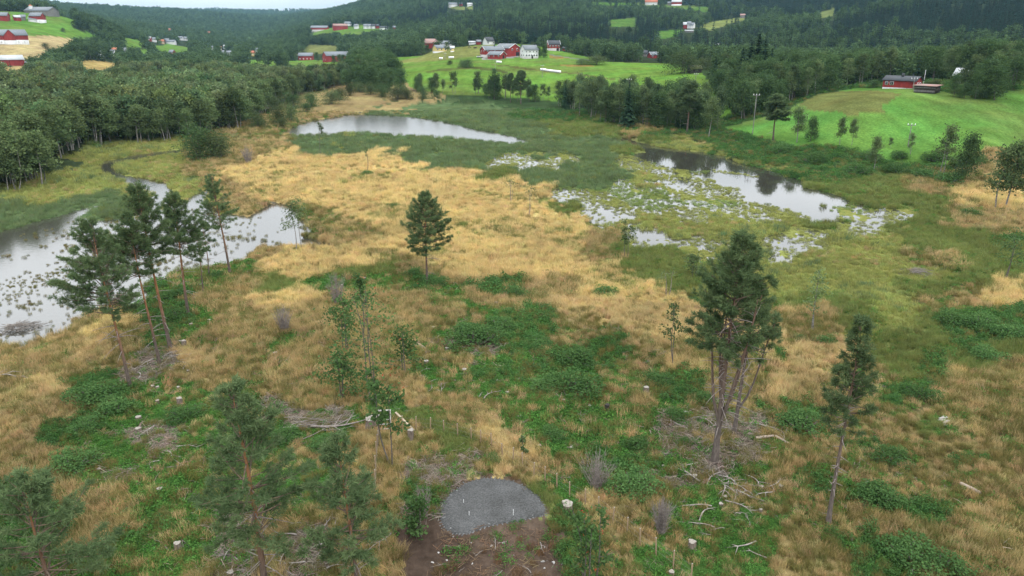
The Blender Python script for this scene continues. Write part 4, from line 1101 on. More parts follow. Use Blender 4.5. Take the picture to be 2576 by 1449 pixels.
building('shed', 'small red store alone standing apart from the hill hamlet', 992, 75, 7, 6.0, 4, 2.4, 0, 'r', 's', cat='shed')
# upper right slope farms
building('house', 'white villa with orange tile roof high on the slope meadow', 1638, 12, 28, 10.0, 4.5, 4.0, 0, 'w', 'o', 0, None, row('f', 2.2, 3, 1.2, 1.2, pane=False))
building('barn', 'red barn with bright metal roof high on the slope meadow', 1702, 13, 22, 12.0, 5.5, 4.6, -6, 'r', 'm', 1.6, M_WHITE, cat='barn')
building('shed', 'dark shed beside the bright-roofed red slope barn', 1684, 13, 9, 8.0, 4.0, 2.0, 0, 'g', 's', cat='shed')
building('barn', 'red barn with pale roof next to the white slope farmhouse', 1725, 71, 12, 8.0, 4.6, 3.2, 0, 'r', 'm', cat='barn')
building('house', 'tall white slope farmhouse beside its red barn', 1733, 71, 8, 8.0, 5.6, 3.2, 0, 'w', 's', gable=False)
building('house', 'white slope cottage right of the tall farmhouse', 1741, 71, 10, 8.0, 4.2, 3.0, -20, 'w', 's')
building('shed', 'low grey storage shed under the slope farm', 1734, 81, 20, 5.0, 2.0, 0.8, 0, 'g', 'm', cat='shed')
building('shed', 'small grey hay barn at the top of the slope meadow', 1868, 45, 11, 7.0, 3.8, 2.2, 0, 'g', 'u', cat='shed')
building('house', 'white house on the upper wooded ridge farm', 1139, 17, 20, 10.0, 5.0, 3.6, 15, 'w', 's')
building('house', 'white outlying house right of the upper ridge farm', 1182, 15, 12, 9.0, 3.6, 2.6, 0, 'w', 'm')
building('shed', 'red store between the upper ridge farm houses', 1160, 15, 8, 8.0, 4.0, 2.6, 0, 'r', 'd', cat='shed')

# ------------------------------------------------------------------ farm odds and ends
bale = MB(); bale.tube([(-0.62, 0, 0.6), (-0.55, 0, 0.6), (0.55, 0, 0.6), (0.62, 0, 0.6)], [0.5, 0.62, 0.62, 0.5], 12, cap=True)
bale_me = bale.mesh('hay_bale', [M_PLASTIC], True)
def bales(u, v, n, du, dv, label, group):
    for k in range(n):
        x, y, z = at(u + du * k, v + dv * k)
        tag(link('hay_bale', bale_me, None, (x, y, z - 0.04), -math.atan2(x, y) + 0.25 + random.uniform(-0.05, 0.05), 1.15), label, 'hay bale', group)
bales(1375, 179.5, 8, 4.7, 0.55, 'white plastic-wrapped hay bale in the long row on the field', 'long row of wrapped bales')
bales(1362, 177.5, 3, 4.4, 0.3, 'white plastic-wrapped hay bale in the short row by the pole', 'short row of wrapped bales')
bales(1251, 158, 3, 4.0, 0.3, 'white plastic-wrapped hay bale below the red farm', 'wrapped bales below the farm')
bales(1107, 149, 2, 4.4, 0.1, 'white plastic-wrapped hay bale in the pasture', 'wrapped bales in the pasture')
bales(1131, 147, 3, 4.2, -0.2, 'white plastic-wrapped hay bale near the yellow house', 'wrapped bales near the yellow house')
def heap(u, v, wpx, hm, label):
    x, y, z = at(u, v); dd = math.hypot(x, y); W = wpx * dd / FPX
    th_ = np.linspace(0, 1, 9); P = np.stack([(th_ - 0.5) * W, 0 * th_, 0 * th_ + 0.1], 1)
    me = MB().tube(P, hm * np.sin(np.clip(th_, 0.03, 0.97) * math.pi) ** 0.5, 10).mesh('silage_heap', [M_PLASTIC], True)
    tag(link('silage_heap', me, None, (x, y, z), -math.atan2(x, y)), label, 'silage heap')
heap(134, 39, 11, 3.0, 'short white plastic silage heap beside the long cowshed')
heap(156, 40, 26, 3.4, 'long white plastic silage heap on the hill crest')
x, y, z = at(80, 33)
tw = thing('silo', 'white round silo at the end of the long cowshed', 'silo', (x, y, z))
link('drum', MB().tube([(0, 0, -1), (0, 0, 8)], 2.0, 12).mesh('drum', [M_WHITE], True), tw)
link('roof', MB().tube([(0, 0, 8), (0, 0, 9.6)], [2.2, 0.1], 12, cap=True).mesh('roof', [M_RTILE]), tw)
def trailer(u, v, label):
    x, y, z = at(u, v)
    t = thing('trailer', label, 'trailer', (x, y, z), -math.atan2(x, y))
    link('box', MB().box((0, 0, 1.6), (4.2, 2.2, 2.0)).mesh('box', [M_WHITE]), t)
    for sx in (-1, 1):
        for sy in (-1, 1):
            link('wheel', MB().tube([(sx * 1.0 , sy * 1.02 - 0.1, 0.4), (sx * 1.0, sy * 1.02 + 0.1, 0.4)], 0.42, 10, cap=True).mesh('wheel', [M_RDARK]), t)
    link('drawbar', MB().box((2.7, 0, 0.6), (1.4, 0.2, 0.15)).mesh('drawbar', [M_GREY]), t)
trailer(1302, 139, 'white box trailer parked between the red barn and white farmhouse')
x, y, z = at(1207, 145)
car = thing('car', 'white estate car parked at the end of the red barn', 'car', (x, y, z), -math.atan2(x, y) + 0.4)
cb = MB(); cb.add([(sx, sy, sz) for sx, sz in ((-2.2, 0.35), (2.2, 0.35), (2.25, 0.85), (-2.25, 0.95)) for sy in (-0.85, 0.85)], [(0, 2, 4, 6), (1, 7, 5, 3), (0, 1, 3, 2), (2, 3, 5, 4), (4, 5, 7, 6), (6, 7, 1, 0)])
link('body', cb.mesh('body', [M_WHITE]), car)
cb = MB(); cb.add([(sx, sy * k, sz) for sx, sz, k in ((-2.0, 0.94, 0.8), (1.0, 0.88, 0.8), (0.4, 1.45, 0.65), (-1.8, 1.45, 0.65)) for sy in (-1, 1)], [(0, 2, 4, 6), (1, 7, 5, 3), (0, 1, 3, 2), (2, 3, 5, 4), (4, 5, 7, 6), (6, 7, 1, 0)])
link('cabin', cb.mesh('cabin', [M_PANE]), car)
for sx in (-1.35, 1.35):
    for sy in (-0.8, 0.8):
        link('wheel', MB().tube([(sx, sy - 0.1, 0.32), (sx, sy + 0.1, 0.32)], 0.32, 10, cap=True).mesh('wheel', [M_RDARK]), car)
# grazing horses, one skinned body each
hs = bpy.data.meshes.new('horse')
hv = [(0.75, 0, 1.35), (0.1, 0, 1.3), (-0.6, 0, 1.35), (1.15, 0, 1.1), (1.45, 0, 0.55), (1.7, 0, 0.28), (0.7, 0.2, 0.7), (0.68, 0.2, 0.05), (0.7, -0.2, 0.7), (0.8, -0.2, 0.05), (-0.65, 0.2, 0.8), (-0.75, 0.2, 0.5), (-0.7, 0.2, 0.05), (-0.65, -0.2, 0.8), (-0.8, -0.2, 0.5), (-0.85, -0.2, 0.05), (-0.95, 0, 1.2), (-1.05, 0, 0.6)]
he = [(1, 0), (1, 2), (0, 3), (3, 4), (4, 5), (0, 6), (6, 7), (0, 8), (8, 9), (2, 10), (10, 11), (11, 12), (2, 13), (13, 14), (14, 15), (2, 16), (16, 17)]
hrad = [0.33, 0.34, 0.33, 0.19, 0.13, 0.09, 0.12, 0.06, 0.12, 0.06, 0.16, 0.08, 0.06, 0.16, 0.08, 0.06, 0.06, 0.05]
hs.from_pydata(hv, he, [])
hs.materials.append(solid('horse_coat', (0.05, 0.03, 0.02), (0.03, 0.02, 0.015), 4, 0.7))
ho = link('horse', hs)
sm_ = ho.modifiers.new('skin', 'SKIN'); ho.modifiers.new('round', 'SUBSURF').levels = 1
for k, r_ in enumerate(hrad):
    hs.skin_vertices[0].data[k].radius = (r_, r_)
hs.skin_vertices[0].data[1].use_root = True
for k, (u_, v_) in enumerate(((1180, 122), (1193, 123), (1198, 122.5))):
    o_ = ho if k == 0 else ho.copy()
    if k:
        COL.objects.link(o_)
    o_.location = at(u_, v_); o_.rotation_euler = (0, 0, k * 1.1)
    tag(o_, 'dark brown horse grazing in the pasture above the red farm', 'horse', 'horses in the pasture')

# power poles
def pole(u, v, vt, label, arm=True, mat=None, r=0.14):
    x, y, z = at(u, v)
    az, sl = ray(u, vt); h = max(4.0, CAM_H + sl * math.hypot(x, y) - z)
    t = thing('power_pole' if arm else 'flagpole', label, 'power pole' if arm else 'flagpole', (x, y, z - 0.2), -math.atan2(x, y) + 0.2)
    link('shaft', MB().tube([(0, 0, 0), (0, 0, h * 0.5), (0, 0, h)], [r, r * 0.85, r * 0.6], 7, cap=True).mesh('shaft', [mat or M_GREY], True), t)
    if arm:
        link('crossarm', MB().box((0, 0, h - 0.35), (2.0, 0.14, 0.16)).mesh('crossarm', [M_GREY]), t)
        for sx in (-0.85, 0, 0.85):
            link('insulator', MB().tube([(sx, 0, h - 0.3), (sx, 0, h + 0.1)], 0.09, 6, cap=True).mesh('insulator', [M_WHITE]), t)
    else:
        link('finial', MB().tube([(0, 0, h), (0, 0, h + 0.2)], [0.12, 0.05], 6, cap=True).mesh('finial', [M_WHITE]), t)
pole(1893, 337, 235, 'grey power pole with crossarm standing before the leafy grove')
pole(2284, 368, 309, 'rusty grey power pole at the lower edge of the cabin field')
pole(2296, 226, 195, 'slim grey power pole in front of the red cabin')
pole(2322, 217, 176, 'white flagpole between the red cabin and log shed', False, M_WHITE, 0.08)
pole(1364, 195, 163, 'thin power pole beside the wrapped bale rows')
pole(1246, 176, 152, 'thin pale power pole below the red farm', mat=M_DEAD)
pole(1118, 150, 132, 'paired brown power pole in the pasture, left one')
pole(1121, 150, 133, 'paired brown power pole in the pasture, right one')
pole(1749, 214, 184, 'power pole just below the turf roofed cabin')
pole(1758, 262, 214, 'power pole with pale insulators above the birch screen')
pole(1578, 300, 197, 'power pole behind the dark spruce')
# white guard beam by the spruce slope
a0, a1 = at(1795, 124), at(1830, 117)
gr = thing('guard_rail', 'long white guard beam on posts at the foot of the spruce slope', 'guard rail', a0)
a0v, a1v = Vector(a0), Vector(a1)
link('beam', MB().tube([(0, 0, 4.0), tuple(a1v - a0v + Vector((0, 0, 4.0)))], 0.9, 4).mesh('beam', [M_WHITE]), gr)
for k in range(4):
    p = (a1v - a0v) * (k / 3)
    link('post', MB().tube([(p.x, p.y, p.z - 3.0), (p.x, p.y, p.z + 4.0)], 0.3, 5).mesh('post', [M_GREY]), gr)

# ------------------------------------------------------------------ things on the cleared knoll
def stump_mesh(seed, roots=4, tall=1.0, lobes=0):
    rng = np.random.default_rng(seed)
    n = 16; th = np.arange(n) / n * 2 * math.pi
    rr = 1 + 0.10 * np.sin(3 * th + seed) + 0.07 * np.sin(5 * th)
    if lobes:
        rr = 1 + 0.30 * np.abs(np.sin(lobes / 2 * th + 0.6)) - 0.1
    fl = np.zeros(n)
    for k in range(roots):
        fl += np.exp(-((((th - rng.uniform(0, 6.28) + math.pi) % (2 * math.pi)) - math.pi) ** 2) / 0.06)
    V = []
    for z, f in ((-0.15, 1.9), (0.05, 1.45), (0.25, 1.12), (0.55, 1.0), (1.0, 0.97)):
        k = rr * (1 + (f - 1) * (0.35 + 0.65 * np.minimum(fl, 1.2)))
        V += [(0.5 * k[i] * math.cos(th[i]), 0.5 * k[i] * math.sin(th[i]), z * 0.9 * tall + 0.04 * math.sin(th[i] * 2 + seed) * (z > 0.9)) for i in range(n)]
    F = [(r_ * n + i, r_ * n + (i + 1) % n, (r_ + 1) * n + (i + 1) % n, (r_ + 1) * n + i) for r_ in range(4) for i in range(n)]
    side = mesh_np('bark_side', V, np.array(F), [M_STUMP], None, True)
    top = np.array(V[4 * n:]); c = top.mean(0) + (0, 0, 0.03)
    V2 = np.concatenate([top * (0.985, 0.985, 1) + (0, 0, 0.004), (top - c) * 0.8 + c + (0, 0, 0.012), [c]])
    F4 = [(i, (i + 1) % n, n + (i + 1) % n, n + i) for i in range(n)]; F3 = [(n + i, n + (i + 1) % n, 2 * n) for i in range(n)]
    return side, mesh_np('cut_face', V2, [np.array(F4), np.array(F3)], [M_CUT], None, False)
M_STUMP = solid('stump_bark', (0.20, 0.165, 0.135), (0.09, 0.07, 0.055), 5, 0.95, (1, 1, 0.3), 0.6)
M_BLACKSTUMP = solid('black_stump', (0.02, 0.018, 0.017), (0.04, 0.035, 0.03), 6, 0.9)  # near-black colour over the whole stump, side and cut face alike
M_CUT, N, L = nodes_of('cut_wood')
c, h = noise_col(N, L, (0.36, 0.33, 0.29), (0.22, 0.20, 0.175), 6.0)
t = N('ShaderNodeTexCoord'); wv = N('ShaderNodeTexWave', wave_type='RINGS', rings_direction='Z'); wv.inputs['Scale'].default_value = 9.0; wv.inputs['Distortion'].default_value = 1.5
L(t.outputs['Object'], wv.inputs['Vector'])
mx = N('ShaderNodeMix', data_type='RGBA', blend_type='MULTIPLY'); mx.inputs[0].default_value = 0.25; L(c, mx.inputs[6]); L(wv.outputs[0], mx.inputs[7])
d = N('ShaderNodeBsdfDiffuse'); L(mx.outputs[2], d.inputs[0]); o = N('ShaderNodeOutputMaterial'); L(d.outputs[0], o.inputs[0])
ST = [stump_mesh(k, 3 + k % 3) for k in range(5)]
STALL = [stump_mesh(20 + k, 4, 1.25) for k in range(2)]
STLOBE = stump_mesh(31, 4, 0.8, 5)
def stump(u, v, wpx, me, label, group=None, hk=1.0, sq=1.0):
    x, y, z = at(u, v + wpx * 0.7)
    s = 0.86 * wpx * math.sqrt(x * x + y * y + CAM_H ** 2) / FPX
    t = thing('tree_stump', label, 'tree stump', (x, y, float(ground_z(x, y)) - 0.03), random.uniform(0, 6.28), group, (s * sq, s, max(0.32, min(0.75, s * 1.15)) * hk))
    link('bark_side', me[0], t); link('cut_face', me[1], t)
    return t
STUMPS = [(566, 706, 6), (622, 684, 5), (576, 694, 5), (490, 749, 10), (527, 805, 9), (482, 816, 10), (351, 849, 10), (455, 856, 9), (437, 885, 9), (474, 932, 9), (385, 971, 9), (397, 973, 9), (450, 973, 9), (397, 1008, 10), (449, 1000, 9),
 (349, 1047, 14), (349, 1078, 14), (250, 1180, 11), (404, 1228, 15), (452, 1237, 12), (580, 1437, 17), (680, 667, 8), (748, 691, 7), (743, 696, 7), (845, 695, 7), (918, 698, 6), (861, 717, 7), (901, 735, 9), (926, 748, 9), (1248, 761, 9),
 (1178, 814, 9), (1091, 821, 11), (694, 887, 13), (1090, 861, 9), (1125, 874, 11), (1073, 909, 13), (1168, 928, 13), (1245, 941, 8), (1250, 957, 9), (1276, 986, 10), (1305, 950, 10), (1546, 972, 8), (1577, 991, 7), (1408, 1021, 12), (1484, 1019, 11),
 (1666, 1031, 9), (1724, 1034, 11), (1308, 1044, 13), (1418, 1006, 8), (1437, 1123, 14), (1357, 1118, 11), (1747, 1196, 13), (1925, 1138, 12), (1914, 1221, 13), (1823, 1247, 12), (1813, 1267, 12), (1913, 1280, 9), (1668, 1172, 8), (1964, 1221, 13), (1689, 1437, 15), (2204, 420, 5)]
for k, (u_, v_, w_) in enumerate(STUMPS):
    stump(u_, v_, w_, ST[k % 5], 'low sawn stump with pale cut top in the cleared ground', 'low sawn stumps in the clearing', random.uniform(0.75, 1.1))
stump(454, 1011, 14, STALL[0], 'tall grey stump with pale top among bright raspberry leaves', None, 1.3)
stump(465, 868, 12, STALL[1], 'tall stump with spreading roots beside the tallest pines', None, 1.5)
stump(1034, 1092, 17, STALL[0], 'tall grey stump with splayed roots near the leaning plank', None, 1.35)
stump(1625, 981, 15, STALL[1], 'wide sawn stump with ragged rim at the dry grass edge', None, 1.2)
stump(450, 1376, 17, STALL[1], 'slanting pale stump beside the knoll pine', None, 1.3)
stump(1427, 1262, 27, STLOBE, 'large lobed white-topped stump next to the gravel pad', None, 0.95, 1.25)
stump(1740, 1367, 20, STALL[0], 'round thick stump among leafy herbs past the fence', None, 1.0)
bs = stump(1527, 1024, 14, STALL[1], 'black hollow stump in the herbs', None, 1.2)
for ch in bs.children:
    ch.data = ch.data.copy(); ch.data.materials.clear(); ch.data.materials.append(M_BLACKSTUMP)

# fence of round posts with wire
M_POST = solid('fence_post_wood', (0.19, 0.135, 0.08), (0.13, 0.095, 0.06), 6, 0.85, (1, 1, 0.2))
M_WIRE = solid('fence_wire', (0.25, 0.25, 0.25), (0.2, 0.2, 0.2), 6, 0.4, metal=0.6)
POSTS = [(942, 1255), (944, 1220), (946, 1185), (948, 1150), (949, 1130), (951, 1120), (953, 1098), (952, 1078), (1012, 1081), (1047, 1083), (1083, 1086), (1117, 1093), (1152, 1102), (1186, 1113), (1209, 1118), (1237, 1128), (1264, 1153), (1291, 1163),
 (1315, 1178), (1343, 1202), (1371, 1213), (1401, 1230), (1433, 1253), (1472, 1272), (1505, 1290), (1541, 1318), (1577, 1343), (1610, 1373), (1650, 1398), (1693, 1431), (1738, 1463)]
P3 = [Vector(at(u_, v_)) for u_, v_ in POSTS]
fe = thing('post_fence', 'wire fence on round wooden posts curving around the gravel pad', 'fence', P3[8])
pm_ = MB(); pm_.tube([(0, 0, -0.2), (0, 0, 1.25)], [0.05, 0.045], 7, cap=True)
pm_me = pm_.mesh('post', [M_POST], True)
cap_me = MB().tube([(0, 0, 1.252), (0, 0, 1.262)], 0.044, 7, cap=True).mesh('post_top', [M_CUT])
for p in P3:
    q = link('post', pm_me, fe, p - P3[8], random.uniform(0, 6)); q.rotation_euler = (random.uniform(-0.05, 0.05), random.uniform(-0.05, 0.05), 0)
    link('post_top', cap_me, q)
for hgt in (0.35, 0.7, 1.05):
    mb = MB()
    for seg in (P3[:8], P3[8:]):
        mb.tube([tuple(p - P3[8] + Vector((0.06, 0, hgt))) for p in seg], 0.004, 3)
    link('wire', mb.mesh('wire', [M_WIRE]), fe)

# pale plank leaning on the fence, ladder-like frame by the big felled trunk
def bar(mb, a, b_, w, h_, mat=0):
    a, b_ = Vector(a), Vector(b_); d = b_ - a
    mb.box(tuple((a + b_) / 2), (d.length, w, h_), mat, rot=d.to_track_quat('X', 'Z').to_matrix())
M_PLANK = solid('pale_plank', (0.40, 0.33, 0.24), (0.30, 0.24, 0.16), 4, 0.8, (0.2, 1, 1))
M_WPLANK = solid('whitened_plank', (0.36, 0.34, 0.31), (0.26, 0.245, 0.22), 4, 0.8)
pa, pb = Vector(at(996, 1058)), Vector(at(1042, 1084))
mb = MB(); bar(mb, (0, 0, 0.75), tuple(pb - pa + Vector((0, 0, 0.06))), 0.16, 0.07)
tag(link('plank', mb.mesh('plank', [M_PLANK]), None, pa), 'long pale plank leaning against the fence posts', 'plank')
lp = Vector(at(966, 1082))
lf = thing('step_frame', 'whitened wooden ladder frame with slats leaning by the felled trunk', 'ladder', lp, 0.05)
for sx in (-0.52, 0.52):
    mb = MB(); bar(mb, (sx, 0, 0), (sx * 0.92, 0.75, 1.35), 0.09, 0.07); link('rail', mb.mesh('rail', [M_WPLANK]), lf)
for k in range(5):
    f = 0.06 + 0.23 * k
    mb = MB(); mb.box((0, 0.75 * f - 0.05, 1.35 * f + 0.03), (1.05, 0.20 if k == 4 else 0.12, 0.05)); link('slat', mb.mesh('slat', [M_WPLANK]), lf)

def branch_mesh(name, L_, r, seed, mat, forks=4, arch=0.12):
    rng = np.random.default_rng(seed); mb = MB()
    t = np.linspace(0, 1, 7)
    P = np.stack([(t - 0.5) * L_, 0.10 * L_ * np.sin(t * 4 + seed), r + arch * L_ * np.sin(t * math.pi) * rng.uniform(0.1, 1)], 1)
    mb.tube(P, r * (1.15 - 0.9 * t), 5, cap=True)
    for k in range(forks):
        i = int(rng.integers(1, 6)); a = rng.choice([-1, 1]) * rng.uniform(0.4, 1.1); l = L_ * rng.uniform(0.15, 0.4)
        d = np.array([math.cos(a), math.sin(a), rng.uniform(-0.1, 0.5)])
        mb.tube([P[i], P[i] + d * l * 0.5, P[i] + d * l + (0, 0, rng.normal() * 0.08)], [r * 0.5, r * 0.4, r * 0.15], 4)
    return mb.mesh(name, [mat])
BR = [branch_mesh('fallen_branch', 1.0, 0.027, 50 + k, M_DEAD, 3 + k % 3) for k in range(6)]
def branch(u, v, L_, label, group, rz=None, k=None):
    x, y, z = at(u, v)
    return tag(link('fallen_branch', BR[random.randrange(6) if k is None else k], None, (x, y, z + 0.10), random.uniform(0, 6.28) if rz is None else rz, (L_ * 1.25, L_ * 1.25, L_)), label, 'branch', group)
for zone, n, lb, gp in (
  ([(1690, 1185), (1750, 1150), (1830, 1165), (1950, 1190), (1960, 1235), (1900, 1265), (1790, 1240)], 42, 'bare grey branch on the ground around the many-stemmed pine', 'fallen branches around the big pines'),
  ([(1680, 1030), (1760, 1040), (1900, 1060), (1990, 1110), (1900, 1130), (1700, 1110)], 20, 'bare grey branch lying behind the many-stemmed pine', 'fallen branches behind the big pines'),
  ([(1640, 1250), (1790, 1260), (1900, 1290), (1960, 1330), (1900, 1400), (1760, 1350)], 16, 'bare grey branch lying in herbs past the fence', 'fallen branches past the fence'),
  ([(340, 930), (400, 900), (520, 860), (560, 880), (430, 950), (350, 985)], 18, 'bare grey branch in the litter under the lakeside pines', 'fallen branches under the lakeside pines'),
  ([(560, 1340), (760, 1300), (960, 1360), (960, 1449), (560, 1449)], 26, 'bare grey branch under the knoll pines', 'fallen branches under the knoll pines'),
  ([(700, 900), (1000, 850), (1200, 960), (1300, 1050), (900, 1040)], 22, 'bare grey branch in the brown grass of the knoll', 'fallen branches on the knoll'),
  ([(340, 1060), (480, 1120), (480, 1180), (330, 1190)], 10, 'bare grey branch among brown heather on the slope below the lakeside pines', 'fallen branches on the slope below the lakeside pines'),
  ([(1100, 1360), (1400, 1360), (1420, 1449), (1090, 1449)], 14, 'pale root and branch scrap on the bare soil', 'wood scraps on the bare soil'),
  ([(2000, 1200), (2400, 1180), (2560, 1300), (2300, 1430), (1990, 1400)], 16, 'pale stick lying in the rough grass beyond the slender pine', 'sticks in the rough grass')):
    us, vs = [p[0] for p in zone], [p[1] for p in zone]; c_ = 0
    while c_ < n:
        u_, v_ = random.uniform(min(us), max(us)), random.uniform(min(vs), max(vs))
        if inside(zone, np.array([u_]), np.array([v_]))[0]:
            branch(u_, v_, random.uniform(0.5, 1.9) if 'scrap' not in lb and 'stick' not in lb else random.uniform(0.3, 0.9), lb, gp); c_ += 1
branch(12, 958, 3.4, 'long curved silver branch lying in the grass near the flooded shore', None, 0.3, 1)
LOGM = MB().tube([(-0.5, 0, 0.05), (0, 0, 0.055), (0.5, 0, 0.05)], [0.05, 0.047, 0.043], 8, cap=True).mesh('log', [solid('peeled_log', (0.33, 0.27, 0.22), (0.22, 0.175, 0.14), 6, 0.85, (0.3, 1, 1))], True)
def log(u0, v0, u1, v1, r, label, group=None):
    a, b_ = Vector(at(u0, v0)), Vector(at(u1, v1)); d = b_ - a
    o_ = link('log', LOGM, None, (a + b_) / 2 + Vector((0, 0, r * 0.4)), 0, (d.length, r / 0.05, r / 0.05))
    o_.rotation_euler = (0, -math.atan2(d.z, math.hypot(d.x, d.y)), math.atan2(d.y, d.x))
    return tag(o_, label, 'log', group)
for k in range(3):
    log(1043 + k * 4.5, 869 - k * 1.2, 1073 + k * 4.5, 890 - k * 1.5, 0.09, 'peeled pale log in the stack of three on the knoll', 'stack of three logs')
log(1900, 1107, 1945, 1101, 0.12, 'reddish broken log with white end behind the big pines')
log(1950, 1102, 1985, 1122, 0.12, 'fallen brown trunk piece pointing toward the slender pine')
log(2415, 1224, 2465, 1248, 0.16, 'bleached fallen trunk in the rough grass far beyond the slender pine')
log(780, 1208, 812, 1266, 0.05, 'thin straight peeled pole between the knoll pines')
log(1098, 940, 1160, 965, 0.06, 'thin reddish log lying beside the herbs')
log(250, 1172, 290, 1163, 0.05, 'short white peeled stick on the slope below the lakeside pines')
for k, (u_, v_) in enumerate(((1926, 986), (1952, 988), (2372, 1058), (2380, 1068), (2300, 1440))):
    x, y, z = at(u_, v_)
    mb = MB(); bar(mb, (-0.5, 0, 0.12), (0.5, 0.1, 0.18), 0.35, 0.08); bar(mb, (-0.3, 0.2, 0.2), (0.4, -0.1, 0.25), 0.2, 0.06)
    tag(link('bark_slab', mb.mesh('bark_slab', [M_WPLANK]), None, (x, y, z), 0.3 * k), 'bleached slab of split wood showing white in the dry grass', 'wood slab', 'bleached slabs')
def brush(u, v, wpx, n, hgt, label, mat=M_DEAD, name='brush_pile'):
    x, y, z = at(u, v); W = wpx * math.hypot(x, y) / FPX
    t = thing(name, label, 'brush pile', (x, y, max(z, 0.0)), -math.atan2(x, y))
    ms_ = [branch_mesh('stick', 1.0, 0.020, 70 + k, mat, 2, 0.03) for k in range(4)]
    for k in range(n):
        rx_, ry_ = random.gauss(0, 0.22), random.gauss(0, 0.20)
        hz = hgt * max(0.05, 1 - (rx_ ** 2 + ry_ ** 2) * 9) * random.uniform(0.2, 1)
        l = W * random.uniform(0.25, 0.5)
        s = link('stick', ms_[k % 4], t, (rx_ * W, ry_ * W * 0.7, hz), random.gauss(0, 0.7), (l, l * 0.8, l * 0.8)); s.rotation_euler[1] = random.gauss(0, 0.14)
    return t
brush(2313, 690, 80, 90, 0.9, 'beaver-lodge heap of grey sticks in the green marsh grass')
brush(52, 832, 100, 70, 0.7, 'heap of grey sticks at the flooded lake shore')
brush(1243, 571, 34, 36, 0.6, 'small heap of bleached twigs in the tan grass')
brush(668, 511, 48, 26, 0.35, 'flat drift of dark sticks at the flood edge')
brush(1040, 229, 22, 40, 1.6, 'stack of pale cut wood at the far end of the pond')
brush(545, 883, 50, 50, 0.4, 'tangle of grey brushwood beside the rooty stump')
brush(1790, 1185, 90, 60, 0.35, 'tangle of bleached branches at the foot of the big pines')
brush(1395, 1008, 30, 20, 0.3, 'small twig heap among herbs below the tan grass')
brush(1185, 975, 26, 24, 0.3, 'rotting crumbled log remains on the knoll')
ft = thing('felled_trunk', 'felled grey tree trunk with long bare branches beside the ladder frame', 'felled tree', at(930, 1078), 0.1)
link('trunk', branch_mesh('trunk', 5.2, 0.09, 91, M_TWIG, 5, 0.02), ft, (-1.9, 0.4, 0.35), 0.15)
for k in range(9):
    link('limb', branch_mesh('limb', random.uniform(2.5, 5.0), 0.026, 95 + k, M_TWIG, 6, 0.03), ft, (-2.2 - random.uniform(0, 2.5), random.uniform(-0.6, 1.0), 0.1 + 0.08 * k), random.gauss(0.05, 0.25))
link('stump_end', ST[2][0], ft, (0.2, 0.3, 0.0), 0, (1.1, 1.1, 0.9))
link('stump_cut', ST[2][1], ft, (0.2, 0.3, 0.0), 0, (1.1, 1.1, 0.9))
for k, (u_, v_, h_) in enumerate(((1166, 1268, 0.25), (1180, 1300, 0.3), (1291, 1300, 0.45))):
    x, y, z = at(u_, v_)
    tag(link('marker_peg', MB().tube([(0, 0, -0.1), (0.01, 0, h_)], 0.014, 6, cap=True).mesh('marker_peg', [M_WHITE]), None, (x, y, 2.11)), 'thin white marker peg in the gravel pad', 'peg', 'pegs in the gravel pad')
for k in range(16):
    u_, v_ = random.uniform(1085, 1420), random.uniform(1322, 1449)
    x, y, z = at(u_, v_)
    if sdist(PAD, np.array([x]), np.array([y]))[0] > -0.2:
        continue
    n_ = 10; ph = RNG.normal(size=(n_, 3)); ph /= np.linalg.norm(ph, axis=1)[:, None]
    import bmesh
    bm = bmesh.new()
    for p in ph:
        bm.verts.new(p * (0.11, 0.08, 0.06))
    bmesh.ops.convex_hull(bm, input=bm.verts)
    me = bpy.data.meshes.new('stone'); bm.to_mesh(me); bm.free(); me.materials.append(M_STONE)
    tag(link('stone', me, None, (x, y, z + 0.02), random.uniform(0, 6), random.uniform(0.5, 1.4)), 'small pale stone lying on the bare soil below the gravel pad', 'stone', 'stones on the bare soil')

